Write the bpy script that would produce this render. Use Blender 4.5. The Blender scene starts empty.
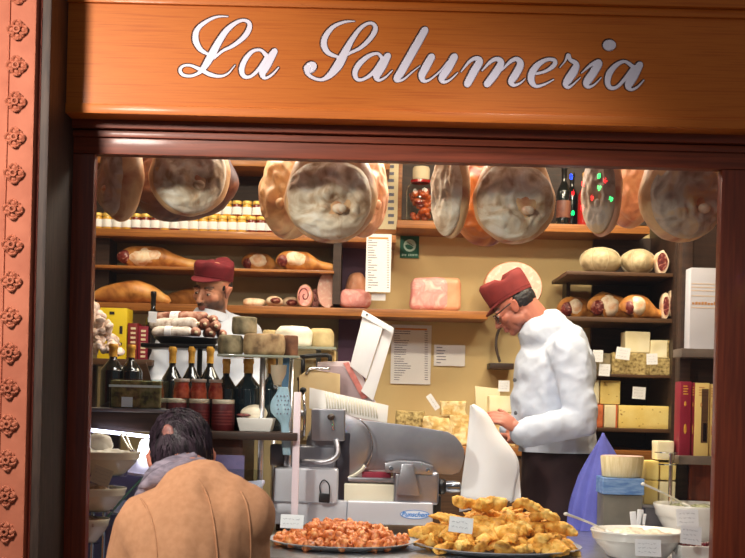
import bpy, bmesh, math, random
from mathutils import Vector, Matrix, noise, Euler
random.seed(7)
SC = bpy.context.scene
COL = SC.collection
PI = math.pi
# ------------------------------------------------------------------ camera
F = 1300.0; CX, HY = 372.5, 400.0; ROLL = 0.0245; CAMZ = 1.45
ca, sa = math.cos(ROLL), math.sin(ROLL)
def P(px, py, Y):
    u, v = px - CX, HY - py
    return Vector(((u*ca - v*sa)*Y/F, Y, CAMZ + (u*sa + v*ca)*Y/F))
def W(n, Y): return n*Y/F
cam = bpy.data.cameras.new('camera'); camo = bpy.data.objects.new('camera', cam); COL.objects.link(camo)
cam.sensor_width = 36; cam.lens = F/745*36; cam.shift_y = (HY-279)/745; cam.clip_start = .05
camo.matrix_world = Matrix(((ca, -sa, 0, 0), (0, 0, -1, 0), (sa, ca, 0, CAMZ), (0, 0, 0, 1)))
cam.dof.use_dof = True; cam.dof.focus_distance = 5.0; cam.dof.aperture_fstop = 8
SC.camera = camo
SC.view_settings.view_transform = 'Standard'; SC.view_settings.look = 'None'
SC.view_settings.gamma = 1; SC.view_settings.exposure = 0; SC.view_settings.use_curve_mapping = False
# ------------------------------------------------------------------ materials
def lin(c):
    r = []
    for x in c:
        x = x/255
        r.append(x/12.92 if x <= .04045 else ((x+.055)/1.055)**2.4)
    return (*r, 1)
def base_mat(name):
    m = bpy.data.materials.new(name); m.use_nodes = True
    nt = m.node_tree; b = nt.nodes['Principled BSDF']
    return m, nt, b
def mat(name, c, c2=None, c3=None, scale=20, rough=.6, metal=0, bump=0, bscale=None, stretch=(1, 1, 1), detail=4, coat=0,
        spec=.5, p=(.35, .65), sss=0, dist=0, trans=0, ior=1.45, kind='noise', alpha=1, bdist=.004, rot=(0, 0, 0)):
    m, nt, b = base_mat(name)
    N, L = nt.nodes, nt.links
    b.inputs['Base Color'].default_value = lin(c)
    b.inputs['Roughness'].default_value = rough; b.inputs['Metallic'].default_value = metal
    b.inputs['Specular IOR Level'].default_value = spec; b.inputs['Coat Weight'].default_value = coat
    b.inputs['Coat Roughness'].default_value = .12
    b.inputs['Transmission Weight'].default_value = trans; b.inputs['IOR'].default_value = ior
    b.inputs['Alpha'].default_value = alpha
    if sss:
        b.inputs['Subsurface Weight'].default_value = sss; b.inputs['Subsurface Scale'].default_value = .01
        b.inputs['Subsurface Radius'].default_value = (1, .4, .2)
    if c2 or bump:
        tc = N.new('ShaderNodeTexCoord'); mp = N.new('ShaderNodeMapping'); mp.inputs['Scale'].default_value = stretch
        mp.inputs['Rotation'].default_value = rot
        L.new(tc.outputs['Object'], mp.inputs['Vector'])
        def tex(s, k):
            if k == 'voronoi':
                t = N.new('ShaderNodeTexVoronoi'); t.inputs['Scale'].default_value = s; o = t.outputs['Distance']
            elif k == 'wave':
                t = N.new('ShaderNodeTexWave'); t.inputs['Scale'].default_value = s; t.inputs['Distortion'].default_value = dist
                t.inputs['Detail'].default_value = 2; o = t.outputs['Fac']
            else:
                t = N.new('ShaderNodeTexNoise'); t.inputs['Scale'].default_value = s; t.inputs['Detail'].default_value = detail
                t.inputs['Distortion'].default_value = dist; o = t.outputs['Fac']
            L.new(mp.outputs['Vector'], t.inputs['Vector']); return o
        if c2:
            r = N.new('ShaderNodeValToRGB'); e = r.color_ramp.elements
            e[0].position = p[0]; e[1].position = p[1]
            e[0].color = lin(c); e[1].color = lin(c3 if c3 else c2)
            if c3:
                q = e.new((p[0]+p[1])/2); q.color = lin(c2)
            L.new(tex(scale, kind), r.inputs['Fac']); L.new(r.outputs['Color'], b.inputs['Base Color'])
        if bump:
            bp = N.new('ShaderNodeBump'); bp.inputs['Strength'].default_value = bump; bp.inputs['Distance'].default_value = bdist
            L.new(tex(bscale or scale, 'noise' if kind != 'voronoi' else 'voronoi'), bp.inputs['Height'])
            L.new(bp.outputs['Normal'], b.inputs['Normal'])
    return m
def emis(name, c, s):
    m, nt, b = base_mat(name)
    b.inputs['Base Color'].default_value = lin(c); b.inputs['Emission Color'].default_value = lin(c)
    b.inputs['Emission Strength'].default_value = s
    return m
def glassmat(name, tint=(250, 250, 250), k=1.0, rough=0.0):
    m, nt, b = base_mat(name); N, L = nt.nodes, nt.links
    N.remove(b); out = [n for n in N if n.type == 'OUTPUT_MATERIAL'][0]
    t = N.new('ShaderNodeBsdfTransparent'); t.inputs['Color'].default_value = lin(tint)
    g = N.new('ShaderNodeBsdfGlossy'); g.inputs['Roughness'].default_value = rough
    fr = N.new('ShaderNodeFresnel'); fr.inputs['IOR'].default_value = 1.45
    mu = N.new('ShaderNodeMath'); mu.operation = 'MULTIPLY'; mu.inputs[1].default_value = k
    mx = N.new('ShaderNodeMixShader')
    ge = N.new('ShaderNodeNewGeometry'); iv = N.new('ShaderNodeMath'); iv.operation = 'SUBTRACT'; iv.inputs[0].default_value = 1
    m2 = N.new('ShaderNodeMath'); m2.operation = 'MULTIPLY'
    L.new(ge.outputs['Backfacing'], iv.inputs[1]); L.new(iv.outputs[0], m2.inputs[0]); L.new(fr.outputs[0], m2.inputs[1])
    L.new(m2.outputs[0], mu.inputs[0]); L.new(mu.outputs[0], mx.inputs[0]); L.new(t.outputs[0], mx.inputs[1]); L.new(g.outputs[0], mx.inputs[2])
    L.new(mx.outputs[0], out.inputs['Surface'])
    return m
# ------------------------------------------------------------------ object helpers
ORG = {}
def finish(name, bm, m, smooth):
    me = bpy.data.meshes.new(name)
    bm.normal_update(); bm.to_mesh(me); bm.free()
    for mm in (m if isinstance(m, (list, tuple)) else [m]): me.materials.append(mm)
    if smooth is True:
        for p in me.polygons: p.use_smooth = True
    elif smooth:
        for p in me.polygons: p.use_smooth = True
        me.set_sharp_from_angle(angle=math.radians(smooth))
    return me
def obj(name, bm, m, parent=None, smooth=35, origin=None):
    """links a world-space bmesh as one mesh object; children share their thing's origin"""
    if parent is None:
        xs = [v.co for v in bm.verts]
        org = origin or Vector(((min(v.x for v in xs)+max(v.x for v in xs))/2, (min(v.y for v in xs)+max(v.y for v in xs))/2, min(v.z for v in xs)))
        org = Vector(org)
    else: org = ORG[parent.name]
    bmesh.ops.translate(bm, verts=bm.verts, vec=-org)
    o = bpy.data.objects.new(name, finish(name, bm, m, smooth)); COL.objects.link(o)
    if parent is None: o.location = org
    else: o.parent = parent
    ORG[o.name] = org
    return o
def tag(o, label=None, cat=None, group=None, kind=None):
    if label: o['label'] = label
    if cat: o['category'] = cat
    if group: o['group'] = group
    if kind: o['kind'] = kind
    return o
def T(name, label, cat, loc, group=None):
    o = bpy.data.objects.new(name, None); COL.objects.link(o); o.location = loc; o.empty_display_size = .05
    ORG[o.name] = Vector(loc)
    return tag(o, label, cat, group)
def struct(name, bm, m, smooth=35):
    return tag(obj(name, bm, m, None, smooth), kind='structure')
def copy_tree(o, parent=None, **kw):
    c = o.copy(); COL.objects.link(c); c.parent = parent
    for ch in list(o.children): copy_tree(ch, c)
    ORG[c.name] = ORG.get(o.name, Vector())
    return c
# ------------------------------------------------------------------ mesh builders
def B(): return bmesh.new()
def bevel(bm, r, seg=2, geom=None):
    bmesh.ops.bevel(bm, geom=geom or [e for e in bm.edges if len(e.link_faces) == 2 and e.calc_face_angle(0) > .5], offset=r, segments=seg, affect='EDGES', profile=.6)
def box(x0, x1, y0, y1, z0, z1, r=0, bm=None, M=None, seg=2):
    t = bmesh.new()
    bmesh.ops.create_cube(t, size=1)
    for v in t.verts: v.co = Vector(((x0+x1)/2+v.co.x*(x1-x0), (y0+y1)/2+v.co.y*(y1-y0), (z0+z1)/2+v.co.z*(z1-z0)))
    if r: bevel(t, r, seg)
    if M is not None: bmesh.ops.transform(t, matrix=M, verts=t.verts)
    return merge(bm, t)
def merge(bm, t):
    if bm is None: return t
    me = bpy.data.meshes.new('tmp'); t.to_mesh(me); t.free(); bm.from_mesh(me); bpy.data.meshes.remove(me)
    return bm
def pbox(x0, y0, x1, y1, Y, d, r=0, bm=None, seg=2):
    a = P((x0+x1)/2, (y0+y1)/2, Y); w = W(x1-x0, Y)/2; h = W(y1-y0, Y)/2
    return box(a.x-w, a.x+w, Y, Y+d, a.z-h, a.z+h, r, bm, None, seg)
def rotbox(c, size, rot, r=0, bm=None):
    M = Matrix.Translation(c) @ Euler(rot).to_matrix().to_4x4()
    return box(-size[0]/2, size[0]/2, -size[1]/2, size[1]/2, -size[2]/2, size[2]/2, r, bm, M)
def lathe(prof, c=(0, 0, 0), seg=32, bm=None, sx=1, sy=1, M=None, noisef=None):
    t = bmesh.new(); rings = []
    for r, z in prof:
        if r < 1e-5: rings.append([t.verts.new((0, 0, z))])
        else: rings.append([t.verts.new((r*sx*math.cos(2*PI*i/seg), r*sy*math.sin(2*PI*i/seg), z)) for i in range(seg)])
    for a, b in zip(rings, rings[1:]):
        for i in range(seg):
            j = (i+1) % seg
            if len(a) == 1 and len(b) == 1: continue
            if len(a) == 1: t.faces.new((a[0], b[j], b[i]))
            elif len(b) == 1: t.faces.new((a[i], a[j], b[0]))
            else: t.faces.new((a[i], a[j], b[j], b[i]))
    if noisef:
        for v in t.verts: v.co += noisef(v.co)
    bmesh.ops.recalc_face_normals(t, faces=t.faces)
    bmesh.ops.transform(t, matrix=Matrix.Translation(c) @ (M if M is not None else Matrix()), verts=t.verts)
    return merge(bm, t)
def cr(pts, n=6):
    """Catmull-Rom through tuples"""
    out = []; k = len(pts)
    for i in range(k-1):
        p0 = pts[max(i-1, 0)]; p1 = pts[i]; p2 = pts[i+1]; p3 = pts[min(i+2, k-1)]
        for s in range(n):
            t = s/n
            out.append(tuple(.5*((2*b)+(-a+c)*t+(2*a-5*b+4*c-d)*t*t+(-a+3*b-3*c+d)*t**3) for a, b, c, d in zip(p0, p1, p2, p3)))
    out.append(tuple(pts[-1])); return out
def tube(pts, rad, seg=10, bm=None, smooth=0, sq=1.0, up=None, caps=True):
    """tube through points; rad a number or list; sq flattens along the second normal"""
    if not isinstance(rad, (list, tuple)): rad = [rad]*len(pts)
    q = [(*p, r) for p, r in zip(pts, rad)]
    if smooth: q = cr(q, smooth)
    pv = [Vector(a[:3]) for a in q]; rr = [max(a[3], 1e-4) for a in q]
    t = bmesh.new(); rings = []; n = Vector(up) if up else None
    for i, p in enumerate(pv):
        d = (pv[min(i+1, len(pv)-1)]-pv[max(i-1, 0)])
        d = d.normalized() if d.length > 1e-9 else Vector((0, 0, 1))
        if n is None:
            n = d.orthogonal()
        n = (n-d*n.dot(d)).normalized() if (n-d*n.dot(d)).length > 1e-6 else d.orthogonal().normalized()
        b = d.cross(n)
        rings.append([t.verts.new(p + n*rr[i]*math.cos(2*PI*k/seg)*sq + b*rr[i]*math.sin(2*PI*k/seg)) for k in range(seg)])
    for a, b2 in zip(rings, rings[1:]):
        for k in range(seg): t.faces.new((a[k], a[(k+1) % seg], b2[(k+1) % seg], b2[k]))
    if caps:
        t.faces.new(rings[0][::-1]); t.faces.new(rings[-1])
    bmesh.ops.recalc_face_normals(t, faces=t.faces)
    return merge(bm, t)
def fbm(v, f, seed=0, o=3):
    s = 0; a = 1
    for k in range(o):
        s += a*noise.noise(Vector(v)*f + Vector((seed*3.7, seed*1.3, k*5.1))); a *= .5; f *= 2
    return s
def blob(c, r, amp=.1, freq=8, seed=0, rot=(0, 0, 0), sub=4, bm=None, shape=None, octs=3):
    t = bmesh.new(); bmesh.ops.create_icosphere(t, subdivisions=sub, radius=1)
    R = Euler(rot).to_matrix()
    mr = min(r)
    for v in t.verts:
        n = v.co.normalized(); q = Vector((n.x*r[0], n.y*r[1], n.z*r[2]))
        if shape: q = shape(n, q)
        q = q*(1) + n*fbm(q, freq, seed, octs)*amp*mr
        v.co = R @ q + Vector(c)
    return merge(bm, t)
def poly_plate(pts, Y0, Y1, r=0, bm=None):
    """pts: pixel outline (at depth Y0) extruded from Y0 to Y1 as a plate with real size"""
    w = [P(x, y, Y0) for x, y in pts]
    t = bmesh.new(); a = [t.verts.new(p) for p in w]; f = t.faces.new(a)
    e = bmesh.ops.extrude_face_region(t, geom=[f]); vs = [g for g in e['geom'] if isinstance(g, bmesh.types.BMVert)]
    for v in vs: v.co.y += (Y1-Y0)
    bmesh.ops.recalc_face_normals(t, faces=t.faces)
    if r: bevel(t, r)
    return merge(bm, t)
def bake(prims, voxel, smooth_it=6, dec=None):
    """union of closed primitives -> one continuous surface"""
    me = bpy.data.meshes.new('tmpb'); prims.to_mesh(me); prims.free()
    o = bpy.data.objects.new('tmpb', me); COL.objects.link(o)
    m = o.modifiers.new('r', 'REMESH'); m.mode = 'VOXEL'; m.voxel_size = voxel
    if smooth_it:
        s = o.modifiers.new('s', 'SMOOTH'); s.factor = .5; s.iterations = smooth_it
    dg = bpy.context.evaluated_depsgraph_get(); dg.update()
    ev = o.evaluated_get(dg); res = bpy.data.meshes.new_from_object(ev)
    bm = bmesh.new(); bm.from_mesh(res)
    bpy.data.objects.remove(o); bpy.data.meshes.remove(res); bpy.data.meshes.remove(me)
    return bm
def capsule(bm, a, b, ra, rb, n=5, sq=1, up=None, seg=16):
    a = Vector(a); b = Vector(b); d = (b-a); L = d.length; d = d/L if L > 1e-9 else Vector((0, 0, 1))
    pts = []; rr = []
    for i in range(n+1):
        th = PI/2*(1-i/n); pts.append(a-d*ra*math.sin(th)); rr.append(max(ra*math.cos(th), 1e-4))
    for i in range(n+1):
        th = PI/2*i/n; pts.append(b+d*rb*math.sin(th)); rr.append(max(rb*math.cos(th), 1e-4))
    return tube(pts, rr, seg, bm, 0, sq, up)
def ell(bm, c, r, rot=(0, 0, 0), M=None, sub=3):
    t = bmesh.new(); bmesh.ops.create_icosphere(t, subdivisions=sub, radius=1)
    X = Matrix.Translation(c) @ Euler(rot).to_matrix().to_4x4() @ Matrix.Diagonal((*r, 1))
    if M is not None: X = M @ X
    bmesh.ops.transform(t, matrix=X, verts=t.verts)
    return merge(bm, t)
def ordn(i):
    w = ['first', 'second', 'third', 'fourth', 'fifth', 'sixth', 'seventh', 'eighth', 'ninth', 'tenth', 'eleventh', 'twelfth',
         'thirteenth', 'fourteenth', 'fifteenth', 'sixteenth', 'seventeenth', 'eighteenth', 'nineteenth', 'twentieth', 'twenty-first', 'twenty-second']
    return w[i]
def cardbm(px, py, w, h, Y, rot=0, tilt=0, th=.0015):
    """small upright card centred at a pixel; returns the box and its matrix"""
    c = P(px, py, Y); M = Matrix.Translation(c) @ Euler((tilt, rot, 0)).to_matrix().to_4x4()
    ww, hh = W(w, Y), W(h, Y)
    return box(-ww/2, ww/2, -th/2, th/2, -hh/2, hh/2, 0, None, M), M, ww, hh
def scribble(M, w, h, lines, seed=0, th=.0015, amp=.35, margin=.12, lw=.05, first_big=False, front=-1):
    """illegible handwritten rows, as the tags show at this size"""
    bm = bmesh.new(); rnd = random.Random(seed); y = -(th/2+.0006)
    for k in range(lines):
        z = h/2 - h*(k+1)/(lines+1); x = -w/2+w*margin; end = w/2-w*margin*(1+rnd.random()*1.5)
        hh = h/(lines+1)*amp*(1.5 if first_big and k == 0 else 1)
        while x < end:
            n = rnd.randint(3, 6); pts = []
            for i in range(n):
                pts.append((x+i*hh*.45, y, z+rnd.uniform(-.5, .5)*hh))
            if pts[-1][0] > w/2-w*.05: break
            tube(pts, hh*lw*2, 4, bm, 0)
            x = pts[-1][0]+hh*.9
    bmesh.ops.transform(bm, matrix=M, verts=bm.verts)
    if not bm.verts: bm.verts.new(M @ Vector((0, y, 0)))
    return bm
# ------------------------------------------------------------------ material set
m_sign = mat('sign_oak', (186, 94, 28), (204, 112, 38), (194, 102, 32), scale=7, rough=.5, stretch=(.5, 1, 26), detail=8, dist=.3, coat=.06, spec=.3, bump=.05, bscale=30)
m_mahog = mat('mahogany', (108, 46, 24), (140, 62, 34), scale=6, rough=.5, stretch=(.6, 1, 14), detail=7, dist=.5, coat=.08)
m_mahogv = mat('mahogany_upright', (104, 42, 22), (132, 56, 30), scale=6, rough=.4, stretch=(14, 14, .7), detail=7, dist=.5, coat=.2)
m_terra = mat('terracotta', (160, 88, 64), (176, 102, 76), scale=9, rough=.75, bump=.25, bscale=60)
m_terra2 = mat('terracotta_dark_edge', (128, 52, 36), (150, 66, 46), scale=8, rough=.55, stretch=(6, 6, 1))
m_bronze = mat('bronze_jamb', (44, 32, 28), (66, 50, 42), scale=12, rough=.6, metal=.2, stretch=(10, 10, 1))
m_letter = mat('letter_white', (236, 230, 246), rough=.5)
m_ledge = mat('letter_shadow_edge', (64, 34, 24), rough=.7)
m_cream = mat('cream_wall_paint', (206, 180, 128), (212, 188, 136), scale=3, rough=.7)
m_dim = mat('olive_back_panel', (150, 136, 104), (164, 150, 116), scale=5, rough=.8)
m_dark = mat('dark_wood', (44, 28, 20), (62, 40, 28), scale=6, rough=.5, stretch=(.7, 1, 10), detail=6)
m_shelf = mat('shelf_wood', (134, 80, 34), (172, 110, 52), scale=7, rough=.45, stretch=(.6, 1, 14), detail=7, coat=.15)
m_shelfd = mat('shelf_wood_dark', (70, 46, 28), (92, 62, 38), scale=7, rough=.5, stretch=(.6, 1, 14), detail=6)
m_plum = mat('plum_reflection', (74, 44, 72), (86, 52, 82), scale=4, rough=.6)
m_steel = mat('brushed_steel', (196, 196, 200), (214, 214, 218), scale=20, rough=.28, metal=1, stretch=(1, 1, 30))
m_steelr = mat('cast_aluminium', (150, 148, 156), (166, 164, 170), scale=10, rough=.36, metal=.9)
m_chrome = mat('chrome', (220, 220, 224), rough=.1, metal=1)
m_blackp = mat('black_plastic', (22, 20, 22), rough=.35)
m_blackm = mat('black_metal', (20, 20, 22), rough=.4, metal=.3)
m_paper = mat('white_paper', (238, 238, 240), (228, 228, 232), scale=4, rough=.8)
m_paperd = mat('cream_paper', (226, 214, 180), rough=.8)
m_ink = mat('ink', (110, 112, 130), rough=.7)
m_inko = mat('orange_ink', (222, 140, 70), rough=.7)
m_cer = mat('white_ceramic', (236, 232, 226), rough=.2, coat=.4)
m_cerc = mat('cream_ceramic', (216, 208, 186), rough=.25, coat=.3)
m_coat = mat('white_jacket_cotton', (190, 198, 214), (182, 190, 208), scale=6, rough=.85, bump=.35, bscale=18, bdist=.006, detail=3)
m_red = mat('crimson_cap_cloth', (92, 10, 24), (108, 15, 30), scale=20, rough=.8, bump=.3, bscale=300, bdist=.001)
m_camel = mat('camel_wool', (196, 142, 104), (206, 152, 114), scale=60, rough=.95, bump=.4, bscale=400, bdist=.001)
m_scarf = mat('grey_scarf_wool', (110, 102, 116), (162, 150, 164), scale=25, rough=.95, bump=.5, bscale=200, stretch=(1, 1, 3))
m_hair = mat('dark_hair', (22, 14, 20), (60, 44, 56), scale=70, rough=.5, stretch=(1, 1, .2))
m_hairb = mat('black_hair', (22, 18, 20), (44, 40, 44), scale=60, rough=.5)
m_skin = mat('skin', (206, 150, 124), rough=.5, sss=.1)
# prosciutto
m_rind = mat('ham_rind', (204, 148, 98), (230, 188, 138), (182, 112, 76), scale=7, rough=.5, bump=.35, bscale=14, coat=.15, dist=.8, p=(.3, .7), bdist=.01)
m_rindd = mat('ham_rind_shaded', (92, 52, 44), (128, 82, 62), (70, 44, 50), scale=8, rough=.5, bump=.3, bscale=16, dist=.8, bdist=.01)
m_mould = mat('ham_mould_face', (170, 128, 88), (226, 206, 178), (246, 238, 224), scale=11, rough=.85, bump=.6, bscale=24, dist=1.2, p=(.3, .68), detail=7, bdist=.008)
m_mouldg = mat('ham_mould_grey', (132, 108, 92), (200, 184, 168), (224, 180, 112), scale=7, rough=.85, bump=.5, bscale=22, dist=1.2, p=(.3, .72), detail=7, bdist=.008)
m_fat = mat('ham_fat', (214, 150, 100), (244, 226, 200), (236, 206, 164), scale=16, dist=1, p=(.3, .7), rough=.5, bump=.2, bscale=30, coat=.2)
m_lean = mat('ham_lean', (84, 22, 24), (124, 44, 40), (206, 160, 140), scale=34, dist=2, p=(.35, .72), rough=.45, bump=.2, coat=.3)
m_gold = mat('ham_golden_skin', (132, 74, 34), (206, 140, 70), (226, 176, 104), scale=10, rough=.45, bump=.3, bscale=18, dist=.7, coat=.2, p=(.3, .75))
m_pinkm = mat('cooked_ham_pink', (240, 176, 168), (228, 146, 142), (246, 204, 194), scale=14, rough=.45, coat=.3, dist=1.5, p=(.3, .7))
m_cooksk = mat('cooked_ham_skin', (206, 140, 104), (226, 166, 130), scale=10, rough=.5, coat=.2)
m_string = mat('butcher_string', (206, 190, 160), rough=.9)
m_iron = mat('steel_rail', (120, 120, 124), rough=.35, metal=1)
# ------------------------------------------------------------------ script lettering on the fascia
SY = 3.95   # fascia front
bd = P(52, 56, SY); be = P(1000, 56, SY)
zt = P(400, 0, SY).z + .35; zb = P(372, 120.5, SY).z
xl = P(50, 60, SY).x
sg = T('shop_sign', 'long varnished orange oak fascia board with white script lettering above the shop window', 'sign', (0, SY, zb))
obj('board', box(xl, 2.2, SY, SY+.09, zb+.03, zb+.335), m_sign, sg)
bm = box(xl, 2.2, SY-.008, SY+.09, zb, zb+.03, .004)
obj('bottom_moulding', bm, m_sign, sg)
bm = box(xl, 2.2, SY-.012, SY+.09, zb+.335, zb+.36, .004); box(xl, 2.2, SY-.03, SY+.09, zb+.36, zt, .006, bm)
obj('top_moulding', bm, m_sign, sg)
Z1 = 745/120; Z2 = 745/130
R1, R2, R3, R4 = (170, 10, Z1), (290, 10, Z1), (400, 20, Z2), (520, 30, Z2)
LET = [
 ('L', R1, [[(360,42,8),(290,45,16),(220,78,26),(170,125,36),(160,185,44),(185,240,34),(225,270,22),(262,282,14)],
            [(275,300,18),(330,255,20),(390,225,26),(450,180,34),(488,130,38),(494,86,30),(460,66,22),(410,82,28),(352,130,40),(304,200,48),(258,285,54),(215,355,44),(180,393,24),(130,412,20),(82,405,22),(64,375,24),(84,350,18),(130,347,18),(190,372,26),(250,402,28),(310,414,20),(360,397,13),(405,345,6)]]),
 ('a', R1, [[(598,282,30),(562,250,20),(512,260,26),(468,310,36),(446,370,38),(460,412,30),(500,415,22),(550,372,26),(600,300,30)],
            [(648,262,46),(602,340,62),(576,392,50),(590,425,22),(632,405,17),(675,360,9)]]),
 ('S', R2, [[(400,72,8),(340,76,18),(270,106,28),(222,165,38),(212,220,42),(242,270,32),(310,297,16)],
            [(350,285,16),(375,268,20),(440,235,26),(498,180,32),(530,125,34),(520,90,24),(482,86,22),(432,122,28),(380,195,38),(340,270,54),(300,345,62),(250,405,44),(200,434,24),(150,426,22),(112,398,28),(108,365,50)],
            [(126,360,74),(132,356,74)]]),
 ('a', R2, [[(572,300,26),(545,272,20),(492,286,28),(432,336,38),(404,390,36),(418,432,26),(460,430,22),(520,387,28),(572,310,28)],
            [(606,290,46),(570,350,62),(540,408,52),(552,438,22),(592,420,14),(635,378,7)]]),
 ('l', R3, [[(142,62,46),(95,145,50),(45,232,50),(5,302,50),(-18,335,42),(-14,350,22),(20,342,14),(70,300,9),(115,265,5)]]),
 ('u', R3, [[(180,216,46),(150,270,50),(126,320,44),(136,350,26),(170,344,14),(228,296,10),(272,240,7)],
            [(310,216,48),(275,280,50),(242,330,46),(248,356,26),(282,348,14),(330,305,7)]]),
 ('m', R3, [[(350,298,7),(393,245,18),(430,222,26),(456,238,44),(422,300,50),(388,365,46)],
            [(470,292,8),(520,240,22),(558,226,30),(578,250,44),(545,310,50),(502,366,46)],
            [(582,292,8),(630,242,22),(668,226,30),(690,254,44),(665,310,48),(638,354,42),(652,376,22),(688,364,12),(715,340,6)]]),
 ('e', R4, [[(92,252,16),(150,236,20),(196,202,28),(196,174,24),(152,172,24),(102,202,36),(68,250,44),(66,295,40),(92,324,22),(140,313,14),(192,286,7)]]),
 ('r', R4, [[(228,216,6),(258,180,10),(276,145,24),(288,172,24),(322,196,34),(310,235,50),(277,285,50),(262,316,36),(285,328,16),(345,275,6)]]),
 ('i', R4, [[(352,248,6),(398,208,18),(432,188,26),(452,192,44),(417,250,50),(382,303,46),(392,328,22),(426,314,12),(464,275,6)],
            [(508,88,68),(515,88,68)]]),
 ('a', R4, [[(645,210,26),(600,182,20),(552,202,28),(512,250,38),(502,304,34),(522,334,26),(560,324,20),(610,270,24),(650,215,26)],
            [(684,204,44),(650,262,58),(622,318,48),(636,343,20),(672,328,14),(708,290,7)]]),
]
def stroke(bm, R, st, Y, grow, th):
    ox, oy, z = R; q = cr([(x, y, w) for x, y, w in st], 7); n = len(q); L = []; Rr = []
    pts = [(ox+x/z, oy+y/z, max(w/z/2+grow, .15)) for x, y, w in q]
    # rounded ends
    t = bmesh.new(); rings = []
    wp = [P(a, b, Y) for a, b, _ in pts]; hw = [W(c, Y) for *_, c in pts]
    def ring(p, d, w, k):
        nn = Vector((-d.z, 0, d.x)); h = th*(1+.35*k)
        return [t.verts.new(p+nn*w), t.verts.new(p+nn*w*.82+Vector((0, -h, 0))), t.verts.new(p-nn*w*.82+Vector((0, -h, 0))), t.verts.new(p-nn*w),]
    ds = []
    for i in range(n):
        d = wp[min(i+1, n-1)]-wp[max(i-1, 0)]; ds.append(d.normalized())
    for s in (.98, .8, .45):
        rings.append(ring(wp[0]-ds[0]*hw[0]*s, ds[0], hw[0]*math.sqrt(1-s*s), 0))
    for i in range(n): rings.append(ring(wp[i], ds[i], hw[i], i/n))
    for s in (.45, .8, .98):
        rings.append(ring(wp[-1]+ds[-1]*hw[-1]*s, ds[-1], hw[-1]*math.sqrt(1-s*s), 1))
    for a, b in zip(rings, rings[1:]):
        for k in range(4): t.faces.new((a[k], a[(k+1) % 4], b[(k+1) % 4], b[k]))
    t.faces.new(rings[0][::-1]); t.faces.new(rings[-1])
    bmesh.ops.recalc_face_normals(t, faces=t.faces)
    return merge(bm, t)
for ch, R, sts in LET:
    bm = B()
    for k, st in enumerate(sts): stroke(bm, R, st, SY, 0, .0030+.0006*k)
    lo = obj('letter', bm, m_letter, sg, smooth=None); lo['label'] = 'white script letter %s' % ch
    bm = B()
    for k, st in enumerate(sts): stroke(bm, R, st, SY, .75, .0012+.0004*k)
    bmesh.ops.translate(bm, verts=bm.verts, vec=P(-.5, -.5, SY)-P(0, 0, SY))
    le = obj('letter_shade_edge', bm, m_ledge, lo, smooth=None)  # shade at the letter rims, painted as a dark offset outline
# ------------------------------------------------------------------ facade (setting)
FY = 4.06   # window frame front
GL = 4.085   # glass
xL, xR = P(90, 350, FY).x, P(717.5, 350, FY).x; zT = P(408, 161.5, FY).z; zS = .72
struct('trim_1', box(xl-.2, 2.4, FY-.03, FY+.14, zb-.026, zb+.02, .004), m_mahog)      # ledge under the fascia
bm = box(xL-.5, 2.4, FY, FY+.05, zT, zb-.026, .005); box(xL-.5, 2.4, FY-.012, FY+.02, zb-.05, zb-.03, .003, bm)
struct('trim_2', bm, m_mahog)
struct('trim_3', box(xL-.17, xL, FY, FY+.05, zS, zT, .006), m_mahogv)
struct('trim_4', box(xR, 2.4, FY, FY+.05, zS, zT, .006), m_mahogv)
struct('trim_5', box(xL-.2, 2.4, FY-.04, FY+.14, zS-.08, zS, .01), m_mahog)
struct('wall_front', box(-2.4, 2.4, FY+.02, FY+.14, 0, zS-.08), m_mahog)
bm = box(-2.6, xL-.17, FY+.04, FY+.2, zS-.08, 3.6); struct('wall_front_left', bm, m_terra2)
bm = box(-2.6, 2.6, SY+.06, FY+.3, zt, 3.7); struct('wall_front_upper', bm, m_terra2)
bm = box(xL-.17, 2.4, FY+.03, FY+.14, zb+.02, zt); struct('wall_front_header', bm, m_dark)
g = glassmat('window_glass', (248, 250, 250), 1.0)
struct('window_1', box(xL-.01, xR+.01, GL, GL+.006, zS, zT+.01), g, None)
# pilaster
CY = 3.72
xc0, xc1 = P(4, 280, CY).x, P(30, 280, CY).x
pil = tag(obj('trim_6', box(xc0, xc1, CY, FY+.2, 0, 3.6, .006), m_terra), kind='structure')
org = ORG[pil.name]
struct('trim_7', box(xc1, P(36, 280, CY+.03).x, CY+.03, FY+.2, 0, 3.6, .004), m_terra2)
struct('trim_8', box(P(36, 280, CY+.03).x, P(45, 280, CY+.03).x, CY+.03, FY+.2, 0, 3.6, .004), m_bronze)
struct('trim_9', box(xc0-.6, xc0-.004, CY+.012, FY+.2, 0, 3.6, .006), m_terra)
def rosette(c):
    bm = B(); r = W(9.8, CY)
    for k in range(4):
        a = PI/4*2*k
        d = Vector((math.cos(a), 0, math.sin(a)))
        tube([Vector(c)+d*r*.55+Vector((math.cos(t)*r*.42, -.008-.004*math.sin(t*3), math.sin(t)*r*.42)) for t in [2*PI*i/14 for i in range(15)]], r*.13, 6, bm)
        ell(bm, Vector(c)+d*r*.6, (r*.34, .012, r*.34), sub=2)
        d2 = Vector((math.cos(a+PI/4), 0, math.sin(a+PI/4)))
        ell(bm, Vector(c)+d2*r*.78, (r*.2, .010, r*.2), sub=2)
    tube([Vector(c)+Vector((math.cos(t)*r*.3, -.016, math.sin(t)*r*.3)) for t in [2*PI*i/14 for i in range(15)]], r*.12, 6, bm)
    ell(bm, c, (r*.22, .008, r*.22), sub=2)
    return bm
for k in range(17):
    y = -5.3+35.8*k; c = P(18-(y-30)*.0245, y, CY)
    o = obj('rosette', rosette(c), m_terra2 if False else m_terra, pil)
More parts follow.
